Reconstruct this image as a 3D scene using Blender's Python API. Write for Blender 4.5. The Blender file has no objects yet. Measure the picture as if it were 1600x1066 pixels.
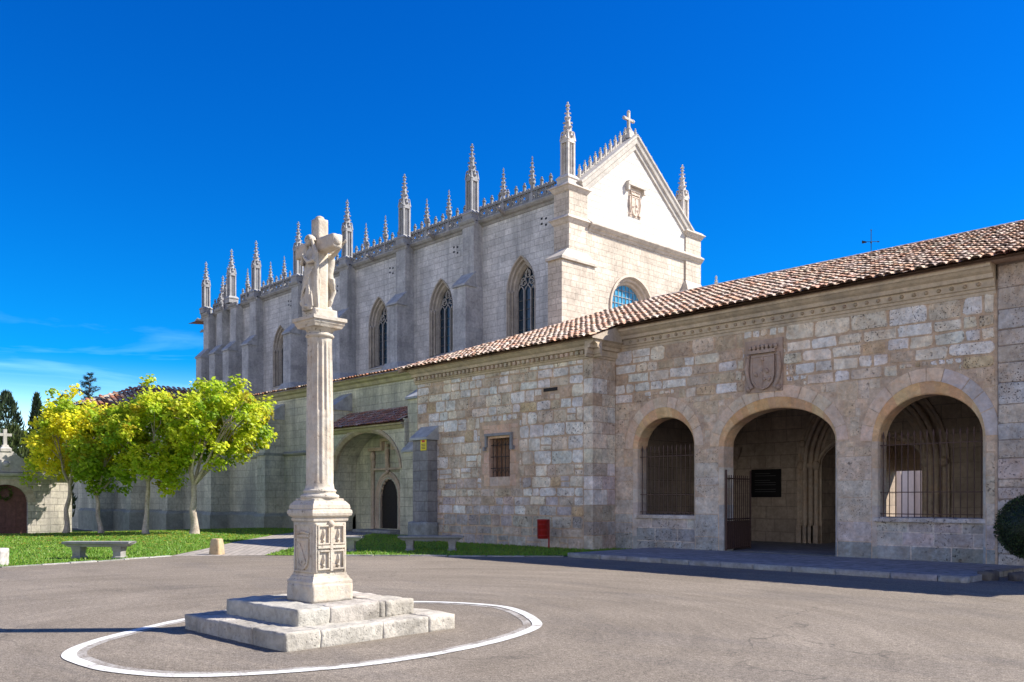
import bpy, bmesh, math, random
from mathutils import Vector, Matrix, noise
R = math.radians
PI = math.pi
scene = bpy.context.scene
col = scene.collection
random.seed(7)

# ------------------------------------------------------------------ camera
cd = bpy.data.cameras.new("camera")
cam = bpy.data.objects.new("camera", cd)
col.objects.link(cam)
cam.location = (0, 0, 1.6)
cam.rotation_euler = (R(90), 0, R(46.47))
cd.sensor_width = 36
cd.lens = 30.74
cd.shift_y = 0.1544
cd.clip_start = 0.1
cd.clip_end = 2000
scene.camera = cam

# ------------------------------------------------------------------ light
SUN_EL, SUN_AZ = 42.5, 40.8          # azimuth measured from +Y towards +X
sd = Vector((math.cos(R(SUN_EL)) * math.sin(R(SUN_AZ)), math.cos(R(SUN_EL)) * math.cos(R(SUN_AZ)), math.sin(R(SUN_EL))))
sl = bpy.data.lights.new("sun", 'SUN')
sl.energy = 3.45
sl.angle = R(0.5)
sl.color = (1.0, 0.93, 0.83)
sun = bpy.data.objects.new("sun", sl)
col.objects.link(sun)
sun.location = (20, 20, 40)
sun.rotation_euler = sd.to_track_quat('Z', 'Y').to_euler()

world = bpy.data.worlds.new("World")
scene.world = world
world.use_nodes = True
wn = world.node_tree.nodes
wl = world.node_tree.links
wn.clear()
wo = wn.new('ShaderNodeOutputWorld')
bg = wn.new('ShaderNodeBackground')
sky = wn.new('ShaderNodeTexSky')
sky.sky_type = 'NISHITA'
sky.sun_disc = False
sky.sun_elevation = R(SUN_EL)
sky.sun_rotation = R(SUN_AZ)
sky.air_density = 1.0
sky.dust_density = 0.2
sky.ozone_density = 4.0
hs = wn.new('ShaderNodeHueSaturation')
hs.inputs['Hue'].default_value = 0.515
hs.inputs['Saturation'].default_value = 1.35
hs.inputs['Value'].default_value = 0.85
wl.new(sky.outputs[0], hs.inputs['Color'])
# thin cirrus low in the sky
tc = wn.new('ShaderNodeTexCoord')
mp = wn.new('ShaderNodeMapping')
mp.inputs['Scale'].default_value = (2.2, 2.2, 16.0)
wl.new(tc.outputs['Generated'], mp.inputs['Vector'])
nz = wn.new('ShaderNodeTexNoise')
nz.inputs['Scale'].default_value = 2.1
nz.inputs['Detail'].default_value = 6
nz.inputs['Roughness'].default_value = 0.55
nz.inputs['Distortion'].default_value = 0.6
wl.new(mp.outputs[0], nz.inputs['Vector'])
cr = wn.new('ShaderNodeMapRange')
cr.inputs[1].default_value = 0.52
cr.inputs[2].default_value = 0.78
wl.new(nz.outputs[0], cr.inputs[0])
sx = wn.new('ShaderNodeSeparateXYZ')
wl.new(tc.outputs['Generated'], sx.inputs[0])
er = wn.new('ShaderNodeMapRange')
er.inputs[1].default_value = 0.195
er.inputs[2].default_value = 0.13
wl.new(sx.outputs[2], er.inputs[0])
cm = wn.new('ShaderNodeMath')
cm.operation = 'MULTIPLY'
wl.new(cr.outputs[0], cm.inputs[0])
wl.new(er.outputs[0], cm.inputs[1])
cm2 = wn.new('ShaderNodeMath')
cm2.operation = 'MULTIPLY'
cm2.inputs[1].default_value = 0.75
wl.new(cm.outputs[0], cm2.inputs[0])
mx = wn.new('ShaderNodeMix')
mx.data_type = 'RGBA'
vd = wn.new('ShaderNodeVectorMath')  # unseen bright cloud veil behind the camera, added to light the shaded facades
vd.operation = 'DOT_PRODUCT'
vd.inputs[1].default_value = (0.54, -0.82, 0.15)
wl.new(tc.outputs['Generated'], vd.inputs[0])
vr_ = wn.new('ShaderNodeMapRange')
vr_.interpolation_type = 'SMOOTHSTEP'
vr_.inputs[1].default_value = 0.05
vr_.inputs[2].default_value = 0.55
wl.new(vd.outputs['Value'], vr_.inputs[0])
vn = wn.new('ShaderNodeMapRange')
vn.inputs[1].default_value = 0.25
vn.inputs[2].default_value = 0.52
wl.new(nz.outputs[0], vn.inputs[0])
vm_ = wn.new('ShaderNodeMath')
vm_.operation = 'MULTIPLY'
vz = wn.new('ShaderNodeMapRange')
vz.interpolation_type = 'SMOOTHSTEP'
vz.inputs[1].default_value = 0.50
vz.inputs[2].default_value = 0.16
vz.inputs[4].default_value = 1.0
wl.new(sx.outputs[2], vz.inputs[0])
vq = wn.new('ShaderNodeMath')
vq.operation = 'MULTIPLY'
wl.new(vr_.outputs[0], vq.inputs[0])
wl.new(vz.outputs[0], vq.inputs[1])
wl.new(vq.outputs[0], vm_.inputs[0])
wl.new(vn.outputs[0], vm_.inputs[1])
wl.new(cm2.outputs[0], mx.inputs['Factor'])
# deep polarised blue overhead, paler haze towards the horizon
dp = wn.new('ShaderNodeMix')
dp.data_type = 'RGBA'
dp.blend_type = 'MULTIPLY'
dp.inputs['Factor'].default_value = 1.0
wl.new(hs.outputs[0], dp.inputs['A'])
dp.inputs['B'].default_value = (0.015, 0.505, 0.665, 1)
hz = wn.new('ShaderNodeMapRange')
hz.interpolation_type = 'SMOOTHSTEP'
hz.inputs[1].default_value = 0.15
hz.inputs[2].default_value = 0.04
wl.new(sx.outputs[2], hz.inputs[0])
hm_ = wn.new('ShaderNodeMix')
hm_.data_type = 'RGBA'
wl.new(hz.outputs[0], hm_.inputs['Factor'])
wl.new(dp.outputs['Result'], hm_.inputs['A'])
wl.new(sky.outputs[0], hm_.inputs['B'])
wl.new(hm_.outputs['Result'], mx.inputs['A'])
mx.inputs['B'].default_value = (1.3, 3.0, 4.4, 1)
mv = wn.new('ShaderNodeMix')
mv.data_type = 'RGBA'
wl.new(vm_.outputs[0], mv.inputs['Factor'])
wl.new(mx.outputs['Result'], mv.inputs['A'])
mv.inputs['B'].default_value = (5.7, 5.5, 5.3, 1)  # colour of the added fill veil, out of view
wl.new(mv.outputs['Result'], bg.inputs['Color'])
bg.inputs['Strength'].default_value = 0.11
wl.new(bg.outputs[0], wo.inputs['Surface'])

scene.view_settings.view_transform = 'Standard'
scene.view_settings.look = 'None'
scene.view_settings.exposure = 1.55
scene.view_settings.gamma = 1
scene.render.engine = 'CYCLES'
scene.cycles.use_denoising = True
scene.cycles.max_bounces = 6
scene.cycles.diffuse_bounces = 4
scene.cycles.transparent_max_bounces = 8

# ------------------------------------------------------------------ materials
def new_mat(name):
    m = bpy.data.materials.new(name)
    m.use_nodes = True
    nt = m.node_tree
    b = nt.nodes['Principled BSDF']
    b.inputs['Roughness'].default_value = 0.9
    b.inputs['Specular IOR Level'].default_value = 0.2
    return m, nt, b

class NT:
    """small helper to write node graphs"""
    def __init__(s, nt):
        s.nt = nt
    def n(s, t, **kw):
        nd = s.nt.nodes.new(t)
        for k, v in kw.items():
            setattr(nd, k, v)
        return nd
    def l(s, a, b):
        s.nt.links.new(a, b)
    def pos(s):
        return s.n('ShaderNodeNewGeometry').outputs['Position']
    def noise(s, vec, scale, detail=4, rough=0.55, dist=0.0):
        nd = s.n('ShaderNodeTexNoise')
        nd.inputs['Scale'].default_value = scale
        nd.inputs['Detail'].default_value = detail
        nd.inputs['Roughness'].default_value = rough
        nd.inputs['Distortion'].default_value = dist
        s.l(vec, nd.inputs['Vector'])
        return nd.outputs[0]
    def mapr(s, v, a, b, c=0.0, d=1.0):
        nd = s.n('ShaderNodeMapRange')
        for i, x in enumerate((a, b, c, d)):
            nd.inputs[i + 1].default_value = x
        s.l(v, nd.inputs[0])
        return nd.outputs[0]
    def math(s, op, a, b=None):
        nd = s.n('ShaderNodeMath', operation=op)
        for i, x in enumerate((a, b)):
            if x is None:
                continue
            if isinstance(x, (int, float)):
                nd.inputs[i].default_value = x
            else:
                s.l(x, nd.inputs[i])
        return nd.outputs[0]
    def mix(s, f, a, b, blend='MIX'):
        nd = s.n('ShaderNodeMix', data_type='RGBA', blend_type=blend)
        for x, k in ((f, 'Factor'), (a, 'A'), (b, 'B')):
            if isinstance(x, (int, float)):
                nd.inputs[k].default_value = x
            elif isinstance(x, tuple):
                nd.inputs[k].default_value = x + (1,) if len(x) == 3 else x
            else:
                s.l(x, nd.inputs[k])
        return nd.outputs['Result']
    def scalevec(s, v, sc):
        nd = s.n('ShaderNodeMapping')
        nd.inputs['Scale'].default_value = sc
        s.l(v, nd.inputs['Vector'])
        return nd.outputs[0]
    def bump(s, b, h, strength=0.5, dist=0.02):
        nd = s.n('ShaderNodeBump')
        nd.inputs['Strength'].default_value = strength
        nd.inputs['Distance'].default_value = dist
        s.l(h, nd.inputs['Height'])
        s.l(nd.outputs[0], b.inputs['Normal'])
    def gray(s, v):
        nd = s.n('ShaderNodeCombineColor')
        for i in range(3):
            s.l(v, nd.inputs[i])
        return nd.outputs[0]

def tint_stone(name, var=0.35, fine=9.0, pits=0.5, stain=(0.12, 0.11, 0.10), stain_amt=0.4, stain_scale=0.7, bump=0.5, rough=0.92, const=None, streak=0.0):
    """stone whose colour comes from the per-block attribute 'tint', mottled, pitted and stained"""
    m, nt, b = new_mat(name)
    g = NT(nt)
    P = g.pos()
    at = g.n('ShaderNodeAttribute', attribute_name='tint').outputs['Color']
    if const:
        rgb = g.n('ShaderNodeRGB')
        rgb.outputs[0].default_value = const + (1,)
        at = rgb.outputs[0]
    a = g.noise(P, 2.3, 6, 0.65)
    c1 = g.mix(1.0, at, g.gray(g.mapr(a, 0.25, 0.75, 1 - var, 1 + var * 0.75)), 'MULTIPLY')
    f = g.noise(P, fine, 5, 0.7)
    c2 = g.mix(1.0, c1, g.gray(g.mapr(f, 0.3, 0.7, 1 - var * 0.7, 1 + var * 0.5)), 'MULTIPLY')
    st = g.mapr(g.noise(P, stain_scale, 7, 0.65, 0.4), 0.5, 0.72, 0, stain_amt)
    c3 = g.mix(st, c2, stain)
    if streak:
        s2 = g.mapr(g.noise(g.scalevec(P, (2.2, 2.2, 0.16)), 1.0, 6, 0.65), 0.52, 0.74, 0, streak)
        c3 = g.mix(s2, c3, tuple(x * 1.3 for x in stain))
        hu = g.mapr(g.noise(P, 3.7, 5, 0.7, 0.8), 0.42, 0.7, 0, 0.45)
        c3 = g.mix(hu, c3, g.mix(1.0, c3, (1.12, 0.86, 0.62), 'MULTIPLY'))
    pn = g.noise(P, 26, 3, 0.5)
    pg = g.mapr(g.noise(P, 1.4, 3, 0.5), 0.45, 0.6)
    pt = g.math('MULTIPLY', g.mapr(pn, 0.62, 0.68), pg)
    pt = g.math('MULTIPLY', pt, pits)
    if pits > 0.9:    # larger eroded hollows of the tufa blocks
        pb = g.math('MULTIPLY', g.mapr(g.noise(P, 11, 4, 0.65), 0.60, 0.70), g.mapr(g.noise(P, 0.9, 4, 0.6), 0.44, 0.58))
        pt = g.math('MAXIMUM', pt, g.math('MULTIPLY', pb, 0.75))
    c4 = g.mix(pt, c3, (0.07, 0.055, 0.045))
    g.l(c4, b.inputs['Base Color'])
    b.inputs['Roughness'].default_value = rough
    hh = g.math('ADD', g.math('MULTIPLY', f, 0.6), g.math('MULTIPLY', a, 0.8))
    hh = g.math('SUBTRACT', hh, g.math('MULTIPLY', pt, 0.9))
    g.bump(b, hh, bump, 0.035)
    return m

def ashlar(name, c1, c2, mortar, bw=0.75, bh=0.38, stain=(0.1, 0.1, 0.1), stain_amt=0.5, var=0.25, msize=0.016, streak=0.3, bump=0.6, joint=1.0):
    m, nt, b = new_mat(name)
    g = NT(nt)
    geo = g.n('ShaderNodeNewGeometry')
    P = geo.outputs['Position']
    sp = g.n('ShaderNodeSeparateXYZ')
    g.l(P, sp.inputs[0])
    sn = g.n('ShaderNodeSeparateXYZ')
    g.l(geo.outputs['True Normal'], sn.inputs[0])
    ax = g.math('ABSOLUTE', sn.outputs[0])
    ay = g.math('ABSOLUTE', sn.outputs[1])
    sel = g.math('GREATER_THAN', ax, ay)
    um = g.n('ShaderNodeMix', data_type='FLOAT')
    g.l(sel, um.inputs[0])
    g.l(sp.outputs[0], um.inputs[2])
    g.l(sp.outputs[1], um.inputs[3])
    wob = g.math('MULTIPLY', g.math('SUBTRACT', g.noise(P, 1.1, 3), 0.5), 0.10)
    cb = g.n('ShaderNodeCombineXYZ')
    g.l(g.math('ADD', um.outputs[0], wob), cb.inputs[0])
    g.l(g.math('ADD', sp.outputs[2], g.math('MULTIPLY', wob, 0.55)), cb.inputs[1])
    br = g.n('ShaderNodeTexBrick')
    br.offset = 0.42
    br.offset_frequency = 2
    br.squash = 0.72
    br.squash_frequency = 3
    br.inputs['Scale'].default_value = 1.0
    br.inputs['Brick Width'].default_value = bw
    br.inputs['Row Height'].default_value = bh
    br.inputs['Mortar Size'].default_value = msize
    br.inputs['Mortar Smooth'].default_value = 0.3
    br.inputs['Bias'].default_value = 0.0
    br.inputs['Color1'].default_value = c1 + (1,)
    br.inputs['Color2'].default_value = c2 + (1,)
    br.inputs['Mortar'].default_value = mortar + (1,)
    g.l(cb.outputs[0], br.inputs['Vector'])
    a = g.noise(P, 0.8, 6, 0.65)
    cc = g.mix(1.0, br.outputs['Color'], g.gray(g.mapr(a, 0.3, 0.7, 1 - var, 1 + var)), 'MULTIPLY')
    f = g.noise(P, 7, 5, 0.7)
    cc = g.mix(1.0, cc, g.gray(g.mapr(f, 0.3, 0.7, 1 - var, 1 + var * 0.8)), 'MULTIPLY')
    sv = g.scalevec(P, (1.0, 1.0, 0.22))
    st = g.mapr(g.noise(sv, 0.55, 7, 0.65, 0.3), 0.47, 0.7, 0, stain_amt)
    cc = g.mix(st, cc, stain)
    sv2 = g.scalevec(P, (2.6, 2.6, 0.12))
    s2 = g.mapr(g.noise(sv2, 1.0, 5, 0.6), 0.55, 0.75, 0, streak)
    cc = g.mix(s2, cc, (stain[0] * 0.8, stain[1] * 0.8, stain[2] * 0.8))
    g.l(cc, b.inputs['Base Color'])
    hh = g.math('SUBTRACT', g.math('MULTIPLY', f, 0.5), br.outputs['Fac'])
    g.bump(b, hh, bump, 0.025)
    return m

def flat(name, c, rough=0.6, var=0.15, scale=6, metal=0.0, spec=0.3, bump=0.15):
    m, nt, b = new_mat(name)
    g = NT(nt)
    P = g.pos()
    f = g.noise(P, scale, 5, 0.65)
    cc = g.mix(1.0, c, g.gray(g.mapr(f, 0.3, 0.7, 1 - var, 1 + var)), 'MULTIPLY')
    g.l(cc, b.inputs['Base Color'])
    b.inputs['Roughness'].default_value = rough
    b.inputs['Metallic'].default_value = metal
    b.inputs['Specular IOR Level'].default_value = spec
    if bump:
        g.bump(b, f, bump, 0.01)
    return m

def leaf_mat(name, transl=0.66, var=0.2):
    m, nt, b = new_mat(name)
    g = NT(nt)
    at = g.n('ShaderNodeAttribute', attribute_name='tint').outputs['Color']
    f = g.noise(g.pos(), 14, 3, 0.6)
    cc = g.mix(1.0, at, g.gray(g.mapr(f, 0.3, 0.7, 1 - var, 1 + var)), 'MULTIPLY')
    g.l(cc, b.inputs['Base Color'])
    b.inputs['Roughness'].default_value = 0.5
    b.inputs['Specular IOR Level'].default_value = 0.35
    tr = g.n('ShaderNodeBsdfTranslucent')
    g.l(cc, tr.inputs['Color'])
    ms = g.n('ShaderNodeMixShader')
    ms.inputs[0].default_value = transl
    g.l(b.outputs[0], ms.inputs[1])
    g.l(tr.outputs[0], ms.inputs[2])
    g.l(ms.outputs[0], nt.nodes['Material Output'].inputs['Surface'])
    return m

M = {}
M['block'] = tint_stone('stone_blocks', var=0.40, pits=1.0, stain=(0.28, 0.215, 0.15), stain_amt=0.4, stain_scale=1.3, bump=1.0, streak=0.35)
M['smooth_block'] = tint_stone('dressed_stone', var=0.26, pits=0.25, stain=(0.26, 0.21, 0.18), stain_amt=0.35, stain_scale=1.1, bump=0.45, streak=0.25)
M['mortar'] = tint_stone('mortar', var=0.34, pits=0.3, stain=(0.26, 0.19, 0.15), stain_amt=0.4, bump=0.8, streak=0.3)
M['column_stone'] = tint_stone('weathered_limestone', var=0.2, pits=0.6, fine=16, stain=(0.22, 0.19, 0.155), stain_amt=0.7, stain_scale=2.2, bump=0.45, streak=0.4)
M['statue_stone'] = tint_stone('statue_limestone', var=0.16, pits=0.35, fine=16, stain=(0.22, 0.19, 0.15), stain_amt=0.5, stain_scale=3.0, bump=0.3, const=(0.52, 0.47, 0.39))
M['step_stone'] = tint_stone('worn_step_stone', var=0.32, pits=0.3, fine=12, stain=(0.16, 0.145, 0.12), stain_amt=0.8, stain_scale=1.7, bump=0.9)
M['grey_stone'] = tint_stone('grey_granite', var=0.25, fine=22, pits=0.2, stain=(0.10, 0.10, 0.09), stain_amt=0.5, stain_scale=2.5, bump=0.3)
M['church'] = ashlar('church_ashlar', (0.60, 0.59, 0.565), (0.50, 0.50, 0.485), (0.40, 0.395, 0.375), stain=(0.23, 0.24, 0.24), stain_amt=0.6, streak=0.5)
M['church_dark'] = ashlar('church_ashlar_dark', (0.47, 0.47, 0.455), (0.38, 0.385, 0.38), (0.45, 0.45, 0.44), stain=(0.18, 0.19, 0.195), stain_amt=0.6, streak=0.5)  # darker stained ashlar, used on all faces of the nave buttresses
M['gable'] = ashlar('gable_ashlar', (0.60, 0.53, 0.44), (0.50, 0.435, 0.36), (0.38, 0.325, 0.265), stain=(0.34, 0.275, 0.21), stain_amt=0.4, streak=0.4, bw=0.7, bh=0.34)
M['gable_clean'] = ashlar('clean_white_ashlar', (0.64, 0.615, 0.57), (0.60, 0.57, 0.52), (0.44, 0.40, 0.345), stain=(0.46, 0.40, 0.33), stain_amt=0.4, var=0.09, streak=0.22, msize=0.012)
M['trim'] = tint_stone('carved_trim', var=0.25, pits=0.2, stain=(0.17, 0.16, 0.15), stain_amt=0.5, stain_scale=1.1, bump=0.4)
M['aisle'] = ashlar('aisle_ashlar', (0.57, 0.545, 0.41), (0.48, 0.465, 0.355), (0.36, 0.345, 0.27), stain=(0.17, 0.18, 0.16), stain_amt=0.7, streak=0.5, bh=0.42)
M['gatewall'] = ashlar('gate_wall_ashlar', (0.46, 0.42, 0.36), (0.38, 0.35, 0.31), (0.25, 0.23, 0.21), bh=0.33, bw=0.6, stain=(0.16, 0.15, 0.15), stain_amt=0.5)
M['interior'] = ashlar('porch_interior_stone', (0.48, 0.38, 0.29), (0.40, 0.32, 0.245), (0.31, 0.25, 0.20), stain=(0.21, 0.165, 0.13), stain_amt=0.5, bw=0.8, bh=0.45)
M['tile'] = tint_stone('clay_tiles', var=0.25, fine=14, pits=0.0, stain=(0.13, 0.11, 0.09), stain_amt=0.35, stain_scale=1.6, bump=0.25, rough=0.85)
M['lead'] = flat('lead_weathering', (0.33, 0.34, 0.34), 0.7, 0.3, 3)
M['iron'] = flat('rusty_iron', (0.085, 0.05, 0.04), 0.65, 0.3, 20, 0.2)
M['black_iron'] = flat('black_iron', (0.02, 0.02, 0.022), 0.5, 0.2, 20, 0.3)
M['dark_wood'] = flat('dark_wood', (0.02, 0.016, 0.014), 0.7, 0.3, 12)
M['shutter_wood'] = flat('shutter_wood', (0.20, 0.11, 0.065), 0.7, 0.3, 10)
M['red_wood'] = flat('red_brown_door', (0.115, 0.05, 0.042), 0.6, 0.3, 6)
M['red_paint'] = flat('red_paint', (0.27, 0.014, 0.014), 0.45, 0.15, 10, 0, 0.4, 0.05)
M['yellow'] = flat('yellow_plate', (0.75, 0.60, 0.03), 0.5, 0.05, 8, 0, 0.3, 0)
M['sign_red'] = flat('sign_red', (0.5, 0.05, 0.03), 0.5, 0.05, 8, 0, 0.3, 0)
M['sign_ink'] = flat('sign_ink', (0.05, 0.04, 0.03), 0.5, 0.05, 8, 0, 0.3, 0)
M['board'] = flat('black_board', (0.006, 0.006, 0.007), 0.35, 0.1, 8, 0, 0.3, 0)
M['board_text'] = flat('board_lettering', (0.12, 0.12, 0.12), 0.5, 0.05, 8, 0, 0.2, 0)
def worn_paint(name, paint, ground, lo, hi):
    m, nt, b = new_mat(name)
    g = NT(nt)
    P = g.pos()
    a = g.math('ADD', g.math('MULTIPLY', g.noise(P, 3.0, 6, 0.75), 0.6), g.math('MULTIPLY', g.noise(P, 38, 4, 0.75), 0.4))
    f = g.mapr(a, lo, hi)
    d = g.noise(P, 6, 5, 0.7)
    c = g.mix(f, g.mix(1.0, paint, g.gray(g.mapr(d, 0.3, 0.7, 0.72, 1.06)), 'MULTIPLY'), ground)
    g.l(c, b.inputs['Base Color'])
    g.bump(b, d, 0.2, 0.01)
    return m
M['white_paint'] = worn_paint('road_paint', (0.70, 0.70, 0.68), (0.20, 0.172, 0.142), 0.49, 0.63)
M['old_paint'] = worn_paint('worn_road_paint', (0.42, 0.40, 0.37), (0.18, 0.155, 0.13), 0.44, 0.56)
M['bark'] = tint_stone('bark', var=0.4, fine=16, pits=0.5, stain=(0.09, 0.065, 0.045), stain_amt=0.5, stain_scale=3, bump=0.9)
M['leaf'] = leaf_mat('broad_leaves')
M['needle'] = leaf_mat('needles', 0.15)
M['grass'] = leaf_mat('grass_blades', 0.3)
M['plaster'] = flat('courtyard_plaster', (0.72, 0.66, 0.6), 0.9, 0.1, 2)

def glass(name, c, rough=0.08):
    m, nt, b = new_mat(name)
    g = NT(nt)
    f = g.noise(g.pos(), 3, 3, 0.6)
    cc = g.mix(1.0, c, g.gray(g.mapr(f, 0.3, 0.7, 0.7, 1.3)), 'MULTIPLY')
    g.l(cc, b.inputs['Base Color'])
    b.inputs['Roughness'].default_value = rough
    b.inputs['Specular IOR Level'].default_value = 0.6
    g.bump(b, f, 0.25, 0.03)
    return m
M['glass'] = glass('leaded_glass', (0.012, 0.03, 0.05), 0.18)
M['blue_glass'] = glass('blue_glass', (0.06, 0.26, 0.42), 0.2)

def asphalt():
    m, nt, b = new_mat('asphalt')
    g = NT(nt)
    P = g.pos()
    a = g.noise(P, 0.35, 7, 0.6, 0.6)
    c = g.mix(g.mapr(a, 0.35, 0.65), (0.172, 0.145, 0.114), (0.222, 0.189, 0.152))
    sv = g.scalevec(P, (0.25, 0.9, 1))
    s = g.noise(sv, 0.8, 7, 0.65, 0.8)
    c = g.mix(g.mapr(s, 0.5, 0.72, 0, 0.5), c, (0.10, 0.092, 0.088))
    sp = g.noise(P, 60, 3, 0.7)
    c = g.mix(1.0, c, g.gray(g.mapr(sp, 0.32, 0.68, 0.35, 1.65)), 'MULTIPLY')
    # faint arcs left by turning vehicles round the cross
    off = g.n('ShaderNodeVectorMath', operation='SUBTRACT')
    g.l(P, off.inputs[0])
    off.inputs[1].default_value = (-9.5, 5.7, 0)
    ln = g.n('ShaderNodeVectorMath', operation='LENGTH')
    g.l(off.outputs[0], ln.inputs[0])
    so = g.n('ShaderNodeSeparateXYZ')
    g.l(off.outputs[0], so.inputs[0])
    an = g.math('ARCTAN2', so.outputs[1], so.outputs[0])
    cbn = g.n('ShaderNodeCombineXYZ')
    g.l(g.math('MULTIPLY', ln.outputs['Value'], 1.7), cbn.inputs[0])
    g.l(g.math('MULTIPLY', an, 1.3), cbn.inputs[1])
    tr = g.noise(cbn.outputs[0], 1.6, 6, 0.7, 0.3)
    c = g.mix(1.0, c, g.gray(g.mapr(tr, 0.3, 0.72, 1.12, 0.78)), 'MULTIPLY')
    oil = g.mapr(g.noise(P, 0.9, 5, 0.7, 1.2), 0.66, 0.76, 0, 0.45)
    c = g.mix(oil, c, (0.085, 0.08, 0.078))
    sp2 = g.noise(P, 17, 3, 0.6)
    c = g.mix(1.0, c, g.gray(g.mapr(sp2, 0.3, 0.7, 0.70, 1.28)), 'MULTIPLY')
    vo = g.n('ShaderNodeTexVoronoi')
    vo.inputs['Scale'].default_value = 3.5
    g.l(P, vo.inputs['Vector'])
    dots = g.mapr(vo.outputs['Distance'], 0.035, 0.02)
    c = g.mix(g.math('MULTIPLY', dots, 0.6), c, (0.5, 0.45, 0.38))
    # hairline cracks
    vc = g.n('ShaderNodeTexVoronoi', feature='DISTANCE_TO_EDGE')
    vc.inputs['Scale'].default_value = 0.16
    wv = g.n('ShaderNodeVectorMath', operation='ADD')
    g.l(P, wv.inputs[0])
    nn = g.n('ShaderNodeTexNoise')
    nn.inputs['Scale'].default_value = 0.9
    nn.inputs['Detail'].default_value = 6
    g.l(P, nn.inputs['Vector'])
    sc = g.n('ShaderNodeVectorMath', operation='SCALE')
    sc.inputs['Scale'].default_value = 2.2
    g.l(nn.outputs['Color'], sc.inputs[0])
    g.l(sc.outputs[0], wv.inputs[1])
    g.l(wv.outputs[0], vc.inputs['Vector'])
    ck = g.mapr(vc.outputs['Distance'], 0.004, 0.0015)
    ck = g.math('MULTIPLY', ck, g.mapr(g.noise(P, 0.3, 2), 0.45, 0.6, 0, 0.55))
    c = g.mix(ck, c, (0.05, 0.045, 0.04))
    g.l(c, b.inputs['Base Color'])
    b.inputs['Roughness'].default_value = 0.85
    g.bump(b, g.math('ADD', sp, g.math('MULTIPLY', sp2, 0.6)), 0.5, 0.012)
    return m
M['asphalt'] = asphalt()

def lawn_mat():
    m, nt, b = new_mat('lawn')
    g = NT(nt)
    P = g.pos()
    a = g.noise(P, 0.5, 6, 0.6)
    c = g.mix(g.mapr(a, 0.35, 0.65), (0.10, 0.19, 0.02), (0.15, 0.25, 0.028))
    dry = g.mapr(g.noise(P, 1.3, 6, 0.7, 0.5), 0.56, 0.7, 0, 0.65)
    c = g.mix(dry, c, (0.26, 0.24, 0.06))
    f = g.noise(P, 30, 4, 0.7)
    c = g.mix(1.0, c, g.gray(g.mapr(f, 0.3, 0.7, 0.5, 1.4)), 'MULTIPLY')
    g.l(c, b.inputs['Base Color'])
    g.bump(b, f, 0.8, 0.04)
    return m
M['lawn'] = lawn_mat()

def paving(name, c1, c2, mort, w, h):
    m, nt, b = new_mat(name)
    g = NT(nt)
    P = g.pos()
    br = g.n('ShaderNodeTexBrick')
    br.inputs['Scale'].default_value = 1
    br.inputs['Brick Width'].default_value = w
    br.inputs['Row Height'].default_value = h
    br.inputs['Mortar Size'].default_value = 0.02
    br.inputs['Color1'].default_value = c1 + (1,)
    br.inputs['Color2'].default_value = c2 + (1,)
    br.inputs['Mortar'].default_value = mort + (1,)
    wv = g.n('ShaderNodeMapping')
    wv.inputs['Rotation'].default_value = (0, 0, 0.6 if w < 0.5 else 0)
    g.l(P, wv.inputs['Vector'])
    g.l(wv.outputs[0], br.inputs['Vector'])
    f = g.noise(P, 5, 6, 0.7)
    c = g.mix(1.0, br.outputs['Color'], g.gray(g.mapr(f, 0.3, 0.7, 0.65, 1.3)), 'MULTIPLY')
    g.l(c, b.inputs['Base Color'])
    g.bump(b, g.math('SUBTRACT', f, br.outputs['Fac']), 0.5, 0.02)
    return m
M['path'] = paving('path_cobbles', (0.36, 0.32, 0.28), (0.27, 0.245, 0.22), (0.22, 0.2, 0.17), 0.3, 0.22)
M['pavement'] = paving('pavement_slabs', (0.30, 0.29, 0.28), (0.25, 0.245, 0.24), (0.15, 0.15, 0.14), 0.9, 0.6)

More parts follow.
